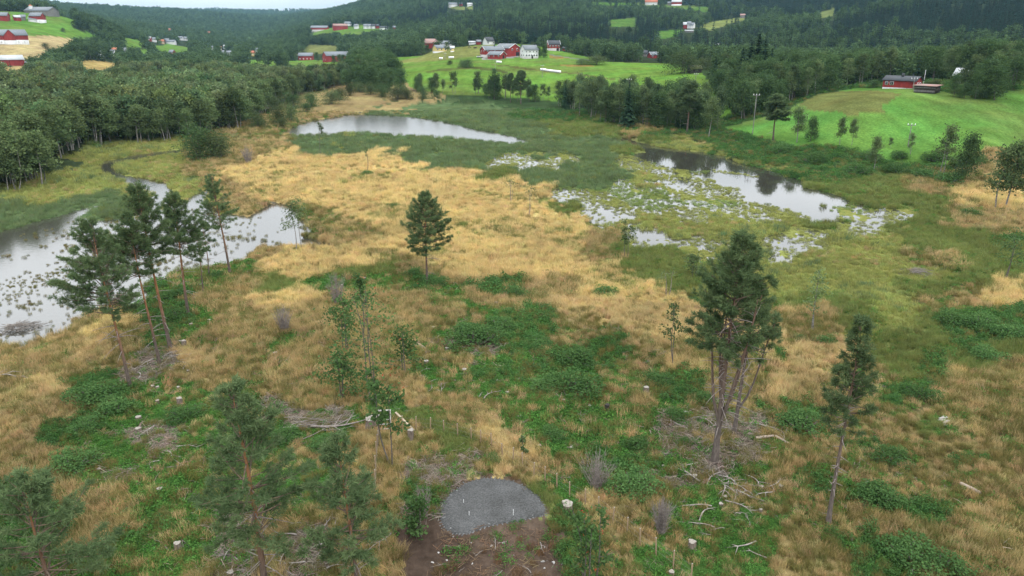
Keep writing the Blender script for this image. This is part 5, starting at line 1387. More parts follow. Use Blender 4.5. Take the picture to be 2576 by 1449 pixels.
# ------------------------------------------------------------------ trees
def put_tree(name, label, cat, pair, loc, scale, rz, group=None, parts=('trunk', 'crown')):
    t = thing(name, label, cat, loc, rz, group, scale)
    link(parts[0], pair[0], t); link(parts[1], pair[1], t)
    return t
def top_at(b, ut, vt):
    """point above the base's depth seen at the given picture point"""
    az, sl = ray(ut, vt)
    d = b[1] / math.cos(az)
    return d * math.sin(az), CAM_H + sl * d
NEARP = [  # base u v, top u v, crown width, crown base, seed, trunk radius, dead, dense, onesided, forks, label
 (330, 982, 228, 556, 155, 0.47, 1, 0.15, 18, 1.3, -0.25, 0, 'leaning lakeside pine with broad low crown, nearest the leafy bush'),
 (402, 914, 318, 540, 100, 0.60, 2, 0.14, 26, 1.2, -0.2, 0, 'slim orange-stemmed lakeside pine standing in bare litter'),
 (431, 884, 338, 466, 122, 0.56, 3, 0.18, 28, 1.3, -0.05, 0, 'tallest orange-stemmed lakeside pine beside the rooty stump'),
 (475, 800, 432, 488, 108, 0.52, 4, 0.17, 20, 1.5, 0.0, 0, 'lakeside pine with dense rounded crown and forked limbs'),
 (512, 738, 494, 585, 40, 0.62, 5, 0.08, 6, 0.7, 0.0, 0, 'thin young pine between the lakeside pines, shorter of two'),
 (527, 703, 512, 560, 44, 0.60, 6, 0.08, 6, 0.7, 0.0, 0, 'thin young pine between the lakeside pines, taller of two'),
 (579, 690, 535, 446, 92, 0.50, 7, 0.16, 16, 0.8, -0.2, 0, 'lakeside pine with open layered crown next to the flooded meadow'),
 (1074, 722, 1070, 488, 118, 0.43, 8, 0.15, 10, 2.2, 0.05, 0, 'solitary round-crowned pine alone in the tan grass'),
 (1796, 1168, 1868, 594, 195, 0.55, 9, 0.24, 60, 2.3, 0.0, 5, 'big many-stemmed pine with dense dark crown and bare grey limbs'),
 (1846, 1094, 1905, 720, 115, 0.52, 10, 0.17, 26, 1.0, 0.2, 1, 'smaller pine leaning close behind the many-stemmed pine'),
 (2082, 1322, 2168, 808, 84, 0.50, 11, 0.14, 40, 1.2, 0.0, 0, 'slender pine with narrow dark crown and bare grey stem'),
 (676, 1530, 588, 960, 250, 0.36, 12, 0.20, 18, 0.82, 0.1, 0, 'large knoll pine with orange trunk and spreading limbs'),
 (905, 1540, 856, 1100, 180, 0.34, 13, 0.14, 10, 0.9, 0.0, 0, 'knoll pine sapling with full green crown right of the large pine'),
 (150, 1560, 55, 1195, 250, 0.22, 14, 0.14, 8, 0.9, 0.15, 0, 'bushy knoll pine low in the grass slope with wide crown'),
]
for (ub, vb, ut, vt, cw, cb_, seed, tr_, dead, dense, one, fk, lb) in NEARP:
    b = at(ub, vb)
    tx, tz = top_at(b, ut, vt)
    H = tz - b[2]
    dist = math.hypot(b[0], b[1])
    rm = cw / 2 * math.sqrt(dist ** 2 + (CAM_H - H * 0.7) ** 2) / FPX
    tm, cm = pine('pine', H, cb_, rm, (tx - b[0], 0.0), seed, tr_, dead, dense, one, fk, bark=M_PINEGREY if lb.split()[0] in ('big', 'smaller', 'slender') else None)
    put_tree('pine_tree', lb, 'pine tree', (tm, cm), (b[0], b[1], float(ground_z(b[0], b[1])) - 0.1), 1.0, 0.0)

# rowans, saplings, bare shrubs near by
def rowan(ub, vb, ut, vt, cw, cb_, seed, label, stems=2, n_cl=70, per=16, size=0.13, berries=30, leaf=M_ROWAN, bark=M_GREYBARK, name='rowan_tree', cat='rowan', tr_=0.06, loose=0.6, group=None):
    b = at(ub, vb); tx, tz = top_at(b, ut, vt); H = max(0.8, tz - b[2])
    rx = cw / 2 * math.hypot(b[0], b[1]) / FPX
    tm, cm = broadleaf('rowan', H, cb_, rx, seed, bark, leaf, n_cl, per, size, stems, tr_, 0.4, 0.6, loose)
    t = put_tree(name, label, cat, (tm, cm), (b[0], b[1], float(ground_z(b[0], b[1])) - 0.05), 1.0, 0.0, group)
    if berries:
        rg = np.random.default_rng(seed + 1); mb = MB()
        n = max(2, berries // 2); C = np.stack([rg.normal(size=n) * rx * 0.5, rg.normal(size=n) * rx * 0.5, H * rg.uniform(cb_ + 0.15, 0.98, n)], 1)
        C = np.repeat(C, 6, 0) + rg.normal(size=(n * 6, 3)) * 0.05
        mb.leaves(C, 0.032, up=0, rng=rg, aspect=1.0)
        link('berries', mb.mesh('berries', [M_BERRY]), t)['kind'] = 'stuff'
rowan(1478, 1500, 1475, 1270, 92, 0.12, 201, 'green rowan with scarlet berries growing by the fence posts', 4, 110, 12, 0.11, 14)
rowan(948, 1018, 955, 735, 200, 0.30, 202, 'tall loose rowan with thin grey stem and red berries on the knoll', 3, 72, 11, 0.135, 22)
rowan(872, 888, 838, 745, 90, 0.35, 203, 'grey-stemmed rowan with leafy top left of the tall rowan', 3, 60, 15, 0.135, 8)
rowan(985, 1165, 962, 925, 90, 0.45, 204, 'thin dark-stemmed rowan sapling standing by the ladder frame', 2, 55, 15, 0.15, 10)
rowan(915, 845, 893, 690, 50, 0.50, 205, 'slim rowan sapling with bare lower stem above the grass', 1, 36, 15, 0.135, 6)
rowan(860, 1005, 850, 880, 110, 0.15, 206, 'low dark leafed rowan bush at the knoll top', 4, 50, 12, 0.135, 4)
rowan(1022, 940, 1025, 825, 80, 0.25, 210, 'leafy rowan limb clump right of the tall rowan', 2, 50, 14, 0.135, 6)
rowan(758, 630, 748, 500, 60, 0.5, 207, 'young birch with open leaves before the flooded meadow, right of two', 1, 36, 13, 0.13, 0, M_BIRCH, M_BIRCHBARK, 'young_birch', 'birch', 0.05)
rowan(745, 636, 715, 512, 60, 0.5, 208, 'young birch with pale bent stem before the flooded meadow, left of two', 1, 40, 13, 0.13, 0, M_BIRCH, M_BIRCHBARK, 'young_birch', 'birch', 0.06)
rowan(1572, 655, 1592, 560, 36, 0.5, 209, 'crooked dark birch sapling at the sedge edge', 2, 24, 13, 0.14, 0, M_BIRCH, M_GREYBARK, 'young_birch', 'birch', 0.05)
rowan(1698, 922, 1725, 760, 60, 0.5, 211, 'sparse forked sapling left of the many-stemmed pine', 2, 30, 9, 0.13, 0, M_BIRCH, M_GREYBARK, 'young_birch', 'birch', 0.05)
rowan(1745, 700, 1760, 645, 60, 0.3, 212, 'leafy sapling tucked behind the many-stemmed pine crown', 2, 40, 14, 0.14, 0, M_BIRCH, M_GREYBARK, 'young_birch', 'birch', 0.05)
rowan(2045, 835, 2092, 670, 60, 0.45, 213, 'leaning pale-stemmed birch sapling with thin green top', 2, 40, 10, 0.14, 0, M_BIRCH, M_BIRCHBARK, 'young_birch', 'birch', 0.06)
rowan(2526, 706, 2538, 590, 60, 0.45, 214, 'round topped dark sapling at the meadow margin near the beaver-lodge heap', 2, 46, 15, 0.14, 0, M_ALDER, M_GREYBARK, 'young_alder', 'alder', 0.07)
rowan(1285, 510, 1272, 452, 50, 0.7, 215, 'bare forked willow in the tan grass, fuller of two', 3, 8, 3, 0.12, 0, M_BIRCH, M_TWIG, 'bare_willow', 'willow', 0.06)
rowan(1328, 545, 1342, 470, 36, 0.75, 216, 'bare forked willow in the tan grass, thinner of two', 2, 6, 3, 0.12, 0, M_BIRCH, M_TWIG, 'bare_willow', 'willow', 0.05)
rowan(1680, 745, 1735, 680, 50, 0.8, 217, 'leaning bare dead sapling at the sedge edge', 2, 6, 2, 0.12, 0, M_BIRCH, M_TWIG, 'bare_willow', 'willow', 0.06)
rowan(925, 428, 926, 358, 10, 0.5, 218, 'thin lone dead stem in the tan grass before the reeds', 1, 10, 5, 0.16, 0, M_BIRCH, M_GREYBARK, 'young_birch', 'birch', 0.07)
rowan(808, 398, 806, 312, 22, 0.75, 219, 'lone thin birch rising against the white pond', 1, 14, 12, 0.2, 0, M_BIRCH, M_GREYBARK, 'young_birch', 'birch', 0.06)
rowan(1315, 1152, 1330, 1095, 26, 0.3, 220, 'small dark-stemmed sapling among the fence posts', 1, 16, 10, 0.10, 0, M_BIRCH, M_GREYBARK, 'young_birch', 'birch', 0.025)
rowan(1060, 1345, 1050, 1255, 90, 0.15, 221, 'bright green leafy rowan bush left of the gravel pad', 4, 60, 14, 0.11, 0)
for k, (u_, v_, wp, hp, n, lb) in enumerate(((716, 838, 60, 75, 70, 'grey bare twig bush in the brown grass'), (850, 770, 52, 95, 60, 'tall upright grey dead stems at the knoll top'), (1500, 1232, 95, 95, 80, 'wide grey dead bush beside the fence'),
                                        (1662, 1345, 75, 100, 110, 'dense upright grey twig bush past the fence'), (1068, 1300, 45, 95, 26, 'tall thin dead saplings left of the gravel pad'), (625, 412, 40, 52, 40, 'bare stemmed willow clump at the wood edge'))):
    b = at(u_, v_); dd = math.hypot(b[0], b[1]); tx, tz = top_at(b, u_, v_ - hp)
    tag(link('bare_bush', bare_bush('bare_bush', wp * dd / FPX, (tz - b[2]) * 0.95, 230 + k, n, 0.8 if k != 2 else 1.2, 0.012 * max(1, dd / 70)), None, (b[0], b[1], b[2] - 0.03)), lb, 'bare bush')

# leafy shrubs on the clearing
SHB = [bush_mesh('shrub', 1.0, 0.62, 250 + k, M_SHRUB, 2600, 0.026, 15) for k in range(4)]
SHR = [(1190, 868, 130), (1255, 830, 85), (1345, 878, 80), (1455, 918, 105), (1440, 985, 130), (1378, 978, 85), (240, 1000, 110), (290, 1040, 90), (215, 1080, 60), (190, 1175, 100), (1098, 718, 70), (1042, 695, 50), (2462, 822, 80), (2400, 815, 70),
 (2492, 905, 70), (2528, 850, 80), (2312, 1000, 70), (2240, 1160, 72), (2022, 1080, 105), (2205, 1262, 110), (2300, 1415, 120), (2375, 1440, 100), (1762, 1015, 65), (1702, 1055, 60), (1720, 1118, 42), (440, 810, 70), (430, 752, 62), (545, 700, 44),
 (1240, 1158, 42), (1590, 1232, 125), (2068, 862, 50), (1450, 668, 22), (2010, 860, 40), (1655, 965, 70), (1400, 1098, 70), (1600, 1130, 70), (470, 1050, 80), (720, 1110, 70), (820, 1130, 70), (1170, 840, 70), (1300, 745, 60), (1520, 745, 60),
 (990, 525, 34), (925, 442, 30), (1250, 578, 30), (2440, 545, 40), (2380, 462, 60), (2250, 440, 60), (2150, 440, 60), (2050, 410, 60), (1960, 385, 60), (2320, 450, 50), (2180, 405, 50), (2350, 405, 50), (2430, 415, 60), (2260, 400, 40)]
for k, (u_, v_, w_) in enumerate(SHR):
    b = at(u_, v_); s = w_ * math.sqrt(b[0] ** 2 + b[1] ** 2 + CAM_H ** 2) / FPX
    far = v_ < 470
    put_tree('leafy_shrub', 'dense green shrub in the scrub belt beside the cabin field' if far else 'dense leafy shrub on the slope by the lakeside pines' if u_ < 620 else 'dense leafy shrub in the rough grass beyond the slender pine' if u_ > 1960 else 'leafy shrub near the foot of the many-stemmed pine' if u_ > 1560 else 'small green shrub dotted in the tan grass' if w_ < 45 else 'dense dark green shrub among the stumps of the clearing', 'shrub', SHB[k % 4], (b[0], b[1], float(ground_z(b[0], b[1])) - 0.05), (s, s, s * (0.85 if w_ < 80 else 0.7)), k * 1.3, 'shrubs in the scrub belt' if far else 'shrubs by the lakeside pines' if u_ < 620 else 'shrubs beyond the slender pine' if u_ > 1960 else 'shrubs by the many-stemmed pine' if u_ > 1560 else 'small shrubs in the tan grass' if w_ < 45 else 'shrubs among the stumps', ('stems', 'foliage'))

# middle-distance trees
M_ASPEN = leafmat('aspen_leaf', (0.042, 0.078, 0.036), (0.092, 0.130, 0.062), 0.3)
BI = [broadleaf('birch', 10.0, 0.30 + 0.05 * k, 2.2, 270 + k, M_BIRCHBARK, M_BIRCH, 64, 34, 0.20, 1, 0.13, 0.2, 0.62, 0.75) for k in range(4)]
BI += [broadleaf('birch', 10.0, 0.36, 2.0, 275 + k, M_BIRCHBARK, M_BIRCH, 54, 30, 0.20, 2, 0.11, 0.2, 0.62, 0.7) for k in range(2)]
AL = [broadleaf('alder', 10.0, 0.14, 3.4, 280 + k, M_GREYBARK, M_ALDER, 96, 34, 0.23, 2, 0.16, 0.3, 0.5, 0.7) for k in range(3)]
AS = [broadleaf('aspen', 10.0, 0.34, 1.9, 277 + k, M_GREYBARK, M_ASPEN, 60, 32, 0.20, 1, 0.11, 0.2, 0.62, 0.75) for k in range(2)]
SP = [spruce('spruce', 10.0, 2.1, 285 + k, 26, 15, 2) for k in range(3)]
PI = [pine('midpine', 10.0, 0.45, 1.9, (0.2, 0.1), 290 + k, 0.14, 6, 0.9, 0.0, 0, ln=0.42, wd=0.05) for k in range(2)]
WI = [broadleaf('willow', 4.0, 0.05, 2.6, 295 + k, M_GREYBARK, M_WILLOW, 70, 34, 0.12, 5, 0.07, 0.3, 0.5, 0.8) for k, M_WILLOW in enumerate((leafmat('willow_leaf', (0.045, 0.07, 0.028), (0.085, 0.105, 0.045), 0.3), M_ALDER, M_BIRCH))]
KIND = {'birch': (BI, 10.0), 'alder': (AL, 10.0), 'spruce': (SP, 10.0), 'pine': (PI, 10.0), 'willow': (WI, 4.0), 'aspen': (AS, 10.0)}
COUNT = {}
def mid(kind, x, y, H, label, group, wide=1.0):
    ps, h0 = KIND[kind]; k = COUNT[kind] = COUNT.get(kind, 0) + 1
    s = H / h0
    t = put_tree(kind + ('_bush' if kind == 'willow' else '_tree'), label, kind, ps[k % len(ps)], (x, y, float(ground_z(x, y)) - 0.15), (s * wide, s * wide, s), random.uniform(0, 6.28), group)
    return t
def mid_at(kind, u, v, vt, label, wide=1.0, group=None):
    b = at(u, v); _, tz = top_at(b, u, vt)
    return mid(kind, b[0], b[1], max(1.2, tz - b[2]), label, group, wide)
mid_at('spruce', 1578, 322, 198, 'tall dark spruce in front of the birch screen')
mid_at('pine', 1728, 332, 208, 'red-stemmed pine at the edge of the birch screen', 1.3)
mid_at('pine', 1310, 262, 180, 'round-headed pine in the field-edge tree row, tallest there', 1.2)
mid_at('pine', 1284, 258, 186, 'narrow pine left of the round-headed pine in the tree row', 0.9)
mid_at('alder', 1242, 250, 188, 'dark round alder at the field-edge tree row')
for k, (u_, v_, vt) in enumerate(((1900, 205, 84), (1882, 205, 104), (1916, 210, 96), (1862, 210, 118), (1934, 212, 120))):
    mid_at('spruce', u_, v_, vt, 'giant dark spruce towering over the leafy grove', 1.8, 'giant spruces of the grove')
mid_at('pine', 1945, 352, 240, 'broad dull-green pine by the power pole', 1.5)
mid_at('birch', 2003, 358, 275, 'multi-stemmed birch at the cabin field edge with pale foot', 1.1)
mid_at('alder', 2036, 356, 296, 'small dark round alder beside the multi-stemmed birch', 0.8)
mid_at('birch', 2112, 368, 298, 'thin pale birch on the field edge, paler of a pair', 0.8)
mid_at('birch', 2142, 366, 302, 'thin dark birch on the field edge, darker of a pair', 0.8)
mid_at('birch', 2290, 388, 334, 'sparse birch at the foot of the rusty power pole', 0.9)
mid_at('birch', 2366, 444, 318, 'slim rust-stemmed birch by the cabin field', 0.9)
mid_at('alder', 2420, 456, 338, 'grey-stemmed alder with wide crown by the cabin field', 0.75)
mid_at('birch', 2504, 522, 372, 'white-stemmed birch leaning over the dry grass, left of two', 1.0)
mid_at('birch', 2532, 524, 366, 'white-stemmed birch leaning over the dry grass, right of two', 1.0)
mid_at('birch', 2195, 438, 348, 'hazy thin birch in the scrub belt', 0.8)
mid_at('birch', 1785, 345, 250, 'young birch at the cabin end of the birch screen')
mid_at('alder', 2400, 244, 186, 'leafy alder half hiding the metal-roofed house, left of it', 0.8)
mid_at('alder', 2450, 250, 180, 'leafy alder half hiding the metal-roofed house, right of it', 0.8)
mid_at('alder', 2426, 247, 207, 'low leafy alder in front of the metal-roofed house', 0.8)
mid_at('birch', 2240, 372, 345, 'low bushy birch by the cabin field', 1.2)
for k, (u_, v_, vt, w_) in enumerate(((500, 402, 328, 1.0), (535, 398, 340, 1.0), (560, 400, 345, 0.8), (370, 355, 320, 1.2))):
    mid_at('willow', u_, v_, vt, 'grey-green willow bush on the stream bank below the wood', w_, 'willows on the stream bank')
for k, (u_, v_, vt, w_) in enumerate(((735, 305, 270, 1), (700, 310, 275, 1), (785, 268, 238, 1.2), (835, 262, 232, 1.4), (855, 252, 226, 1.2), (740, 272, 242, 1.2), (695, 282, 250, 1), (712, 325, 300, 1), (770, 285, 262, 1), (650, 325, 290, 1),
                                      (1000, 252, 222, 1.4), (962, 244, 216, 1.2), (932, 238, 212, 1), (1022, 250, 228, 1.2), (1065, 248, 222, 1), (905, 232, 210, 1.2), (880, 240, 218, 1), (1100, 248, 230, 1))):
    mid_at('willow', u_, v_, vt, 'rounded willow bush in the scrub at the head of the pond', w_, 'willows at the head of the pond')
for k, (u_, v_, vt, w_, lb) in enumerate(((160, 81, 71, 1.2, 'lone dark bush in the hill meadow below the long cowshed'), (113, 122, 110, 1.3, 'lone bush between the two crop fields'), (1178, 170, 152, 1.6, 'dark bush clump in the hollow of the big field, right one'), (1165, 168, 153, 1.6, 'dark bush clump in the hollow of the big field, left one'),
        (1133, 163, 153, 1.2, 'small bush above the dark bush clump'), (1243, 184, 173, 1.3, 'pair of small field bushes below the thin pole'), (1463, 163, 149, 1.8, 'round bush on the green field, smaller'), (1503, 163, 142, 2.2, 'round bush on the green field, larger'),
        (2196, 221, 202, 1.6, 'round clipped bush left of the red cabin'), (2333, 218, 204, 1.6, 'small round bush behind the log shed'), (2352, 219, 202, 1.6, 'round bush right of the flagpole'), (762, 132, 118, 1.6, 'bush on the pasture mound'), (1720, 184, 138, 1.6, 'tall leafy willow beside the turf cabin'), (1765, 176, 150, 1.5, 'leafy willow behind the turf cabin'))):
    mid_at('willow', u_, v_, vt, lb, w_)
for k, (u_, v_, vt, kd, lb) in enumerate(((1366, 146, 112, 'alder', 'large round tree beside the white farmhouse'), (1352, 146, 118, 'alder', 'leafy tree just behind the white farmhouse corner'), (1312, 126, 106, 'birch', 'slim tree between red barn and white farmhouse'), (1163, 118, 92, 'alder', 'broad dark tree by the pale garage'),
        (799, 154, 132, 'alder', 'dark round tree between the valley barns'), (838, 160, 140, 'alder', 'tree before the white-gabled barn, left'), (852, 160, 137, 'alder', 'tree before the white-gabled barn, middle'), (866, 160, 138, 'alder', 'tree before the white-gabled barn, right'), (887, 68, 52, 'spruce', 'dark spruce on the hill farm'), (1077, 128, 112, 'alder', 'dark tree before the rust-roofed barn'), (1124, 131, 106, 'birch', 'tall tree between the two yellow houses'))):
    mid_at(kd, u_, v_, vt, lb, 1.0)

# the birch wood on the left: the front trees one by one, the mass behind as one wood
WOOD = ground_poly([(-120, 500), (60, 478), (128, 452), (150, 415), (200, 370), (300, 362), (470, 348), (600, 328), (655, 308), (690, 268), (770, 236), (868, 216), (880, 205), (700, 196), (400, 196), (200, 192), (-120, 190)])
wr = np.random.default_rng(78)
xs_ = [p[0] for p in WOOD]; ys_ = [p[1] for p in WOOD]
n = int((max(xs_) - min(xs_)) * (max(ys_) - min(ys_)) / 15.0)
X, Y = wr.uniform(min(xs_), max(xs_), n), wr.uniform(min(ys_), max(ys_), n)
sd0 = sdist(WOOD, X, Y) + 3.0 * fbm(X * 0.05, Y * 0.05, 301, 3)
ok_ = (sd0 > 0) & (field_of(X, Y) < 0)
X, Y, E = X[ok_], Y[ok_], sd0[ok_]
order = np.argsort(E + 0.03 * np.hypot(X, Y) + wr.uniform(0, 3, len(X)))
WH = wr.uniform(6.8, 13.5, len(X)) * (1 + 0.12 * fbm(X * 0.03, Y * 0.03, 305, 2))
spz = fbm(X * 0.02, Y * 0.02, 311, 3) + 0.5 * sstep(330, 480, np.hypot(X, Y)) + wr.normal(size=len(X)) * 0.25
isps = spz > 0.80
WH *= 1 - 0.22 * sstep(290, 450, np.hypot(X, Y))
nth = 0; rest = []
for i in order:
    if nth < 140 and not isps[i] and COUNT.get('birch', 0) < 300:
        nth += 1
        mid('birch', float(X[i]), float(Y[i]), float(WH[i]), 'birch at the near edge of the dense birch wood', 'edge trees of the birch wood', 1.25)
    else:
        rest.append(i)
rest = np.array(rest)
_t1 = project(X[rest], Y[rest], ground_z(X[rest], Y[rest]) + WH[rest] * 0.98)
_t2 = project(X[rest], Y[rest], ground_z(X[rest], Y[rest]) + WH[rest] * 0.6)
_h = np.zeros(len(rest), bool)
for pv_ in FIELD_VIEW:
    _h |= inside(pv_, _t1[0], _t1[1] + 1.0) | inside(pv_, *_t2)
for a_, b_, c_, d_ in KEEPOUT:
    _h |= (_t1[0] > a_) & (_t1[0] < c_) & (_t1[1] > b_ - 1) & (_t1[1] < d_)
    _h |= (_t2[0] > a_) & (_t2[0] < c_) & (_t2[1] > b_) & (_t2[1] < d_)
rest = rest[~_h]

ZONES = [  # outline, spacing m2, [(kind, share)], height range, label head, group, thing cap
 ([(870, 236), (1010, 233), (1016, 205), (985, 170), (905, 176), (872, 195)], 55, [('alder', 0.8), ('birch', 0.2)], (10, 14), '{} in the round dark copse beyond the pond', 'trees of the copse beyond the pond'),
 ([(1040, 234), (1150, 242), (1300, 254), (1400, 266), (1400, 250), (1250, 238), (1100, 229), (1045, 222)], 42, [('birch', 0.66), ('alder', 0.24), ('pine', 0.1)], (5, 11.5), '{} in the open tree row along the big field', 'trees of the field-edge row'),
 ([(1390, 266), (1450, 296), (1560, 322), (1700, 332), (1790, 326), (1850, 312), (1830, 298), (1780, 287), (1650, 274), (1500, 260)], 30, [('birch', 0.74), ('alder', 0.17), ('spruce', 0.05), ('pine', 0.04)], (9, 14), '{} in the birch screen between marsh and field', 'trees of the birch screen'),
 ([(1790, 232), (1850, 306), (1900, 302), (1990, 268), (2060, 232), (2130, 222), (2200, 214), (2100, 204), (1900, 208), (1795, 205)], 32, [('alder', 0.5), ('birch', 0.46), ('spruce', 0.04)], (8, 13), '{} in the leafy grove left of the cabin knoll', 'trees of the leafy grove'),
 ([(2150, 216), (2260, 206), (2400, 206), (2480, 212), (2640, 205), (2640, 196), (2400, 196), (2150, 203)], 40, [('alder', 0.6), ('birch', 0.34), ('spruce', 0.06)], (10, 14), '{} in the wood behind the red cabin', 'trees of the wood behind the cabin'),
 ([(2382, 236), (2420, 252), (2500, 254), (2545, 242), (2552, 226), (2450, 226), (2400, 228)], 22, [('alder', 0.7), ('birch', 0.3)], (8, 11), '{} in the leafy clump right of the log shed', 'trees of the clump right of the log shed'),
]
zr = np.random.default_rng(77)
for poly, sp_, mix, hh, lb, gp in ZONES:
    P = ground_poly(poly); xs_ = [p[0] for p in P]; ys_ = [p[1] for p in P]
    n = int((max(xs_) - min(xs_)) * (max(ys_) - min(ys_)) / sp_)
    ZX, ZY = zr.uniform(min(xs_), max(xs_), n), zr.uniform(min(ys_), max(ys_), n)
    ok_ = inside(P, ZX, ZY); ZX, ZY = ZX[ok_], ZY[ok_]
    for x, y in zip(ZX, ZY):
        kd = zr.choice([m_[0] for m_ in mix], p=[m_[1] for m_ in mix])
        if kd == 'birch' and zr.uniform() < 0.42:
            kd = 'aspen'
        mid(str(kd), float(x), float(y), float(zr.uniform(*hh)), lb.format({'birch': 'leafy birch', 'aspen': 'slender grey-stemmed aspen', 'alder': 'dark alder', 'spruce': 'pointed spruce', 'pine': 'red-stemmed pine'}[str(kd)]), gp)

def join_pair(name, pair, m_low):
    """trunk and crown of a tree as one shape for the scattered wood"""
    V, F4, F3, mi, va = [], [], [], [], []
    n0 = 0; mats = []
    me = bpy.data.meshes.new(name)
    import bmesh as _b
    bm = _b.new()
    for k, p in enumerate(pair):
        nf = len(bm.faces)
        bm.from_mesh(p)
        bm.faces.ensure_lookup_table()
        for f in bm.faces[nf:]:
            f.material_index = k
        mats.append(p.materials[0])
    bm.to_mesh(me); bm.free()
    for m_ in mats:
        me.materials.append(m_)
    return proto(name, me)
M_WOODLEAF = leafmat('wood_leaf', (0.65, 0.68, 0.7), (1.3, 1.22, 1.15), 0.3, True, 0.22)
M_WOODNEEDLE = leafmat('wood_needle', (0.65, 0.7, 0.75), (1.25, 1.2, 1.15), 0.12, True, 0.25)
wb_ = [join_pair('wood_birch', broadleaf('wb', 10.0, 0.25, 2.5, 310 + k, M_BIRCHBARK, M_WOODLEAF, 44, 26, 0.29, 1, 0.12, 0.25, 0.62, 0.8), 0) for k in range(4)]
wsp = [join_pair('wood_spruce', spruce('ws', 10.0, 2.0, 320 + k, 13, 9, 2, M_WOODNEEDLE), 0) for k in range(2)]
p3_ = np.stack([X[rest], Y[rest], ground_z(X[rest], Y[rest]) - 0.2], 1)
tb = np.array((0.104, 0.146, 0.066)) * (1 + 0.34 * fbm(X[rest] * 0.04, Y[rest] * 0.04, 320, 4) + wr.normal(size=len(rest)) * 0.20)[:, None] * (1 + wr.normal(size=(len(rest), 3)) * (0.10, 0.03, 0.10))
tb[isps[rest]] = (0.022, 0.044, 0.024)
# brush and saplings fringing the wood
ex, ey = wr.uniform(min(xs_), max(xs_), 9000), wr.uniform(min(ys_), max(ys_), 9000)
es = sdist(WOOD, ex, ey)
ke = (es > -2.5) & (es < 9) & (np.hypot(ex, ey) < 420) & (field_of(ex, ey) < 0)
ex, ey = ex[ke][:420], ey[ke][:420]
p3_ = np.concatenate([p3_, np.stack([ex, ey, ground_z(ex, ey) - 0.6], 1)])
tb = np.concatenate([tb, np.array((0.085, 0.135, 0.055)) * wr.uniform(0.7, 1.35, (len(ex), 1))])
WHr = np.concatenate([WH[rest], wr.uniform(1.8, 4.5, len(ex))]); ispr = np.concatenate([isps[rest], np.zeros(len(ex), bool)])
scatter('birch_wood', 'dense green birch wood with scattered spruces beside the winding stream', 'wood', p3_, wb_ + wsp, np.clip(tb, 0.008, 0.3), WHr / 10.0 * np.where(ispr, 1.15, 1.2), wr, tilt=0.04, zs=np.where(ispr, 1.1, 0.88),
        pick=np.where(ispr, wr.integers(4, 6, len(ispr)), wr.integers(0, 4, len(ispr))))

# far woods on every slope: one stuff object for each hillside mass
fr = np.random.default_rng(79)
CLEAR = [ground_poly(p) for p in ([(1205, 152), (1300, 152), (1360, 150), (1360, 128), (1205, 128)], [(2215, 226), (2380, 240), (2380, 210), (2215, 208)], [(0, 60), (110, 60), (110, 40), (0, 40)], [(1374, 130), (1425, 130), (1425, 124), (1374, 124)],
    [(2040, 60), (2110, 30), (2100, 80), (2030, 110), (1960, 130), (1990, 100)],)]
slope_max = np.maximum.accumulate(np.where(GD > 25, (GZ - CAM_H) / GD, -9), axis=0)
def visible(x, y, z, extra):
    d = np.hypot(x, y); az = np.arctan2(x, y)
    i = np.clip(np.searchsorted(ROWS, d) - 2, 0, NR - 1); j = np.clip(np.searchsorted(COLS, az), 0, NC - 1)
    return (z + extra - CAM_H) / d > slope_max[i, j] - 0.001
fxs, fys, fsc = [], [], []
for d0, d1, dens, s in ((330, 620, 1 / 34., 1.0), (620, 1000, 1 / 36., 1.0), (1000, 1700, 1 / 55., 1.15), (1700, 2800, 1 / 120., 1.45), (2800, 4500, 1 / 330., 2.0), (4500, 7500, 1 / 900., 2.8)):
    x, y = fan_points(d0, d1, dens, fr, 0.68)
    fxs.append(x); fys.append(y); fsc.append(np.full(len(x), s))
FX, FY, FS = np.concatenate(fxs), np.concatenate(fys), np.concatenate(fsc)
FD = np.hypot(FX, FY); FAZ = np.arctan2(FX, FY)
FZ = ground_z(FX, FY)
keep = (field_of(FX, FY) < 0) & ~inside(WOOD, FX, FY) & visible(FX, FY, FZ, 22)
for p in CLEAR[:4]:
    keep &= ~inside(p, FX, FY)
thin = inside(CLEAR[4], FX, FY)
keep &= ~(thin & (fr.uniform(0, 1, len(FX)) < 0.5))
for o_ in [o_ for o_ in COL.objects if o_.parent is None and o_.get('category') in ('house', 'barn', 'shed', 'cottage', 'cabin', 'garage', 'silage heap', 'silo', 'horse', 'hay bale', 'trailer', 'car')]:
    ox, oy = o_.location.x, o_.location.y; od = math.hypot(ox, oy)
    al = (FX * ox + FY * oy) / od; ac = np.abs(FX * oy - FY * ox) / od
    front = 12
    keep &= ~((al < od + 9) & (al > od - front) & (ac < 11))
# nothing of the far wood stands in the marsh, the near meadow or the strip before the fields
keep &= ~((FD < 470) & ((FAZ < 0.10) | (FD < 345)))
keep &= ~((FD < 470) & (FAZ >= 0.10) & (FAZ < 0.26))
FX, FY, FS, FD, FAZ, FZ = (a[keep] for a in (FX, FY, FS, FD, FAZ, FZ))
nz_ = fbm(FX / 160, FY / 160, 401, 4)
con = nz_ * np.interp(FAZ, [-0.3, 0.0], [0.7, 1.3]) - 0.15 * (FAZ < -0.12) + np.interp(FAZ, [-0.62, -0.4, -0.2, -0.02, 0.2, 0.36, 0.5, 0.62], [-0.1, -0.35, -0.2, 0.30, 0.35, 0.35, 0.85, 0.9]) + np.interp(FD, [400, 620, 800, 1000], [-1.2, -0.75, -0.2, 0.0]) * np.interp(FAZ, [0.3, 0.42], [1.0, 0.4]) + fr.normal(size=len(FX)) * 0.22
isc = con > 0.02
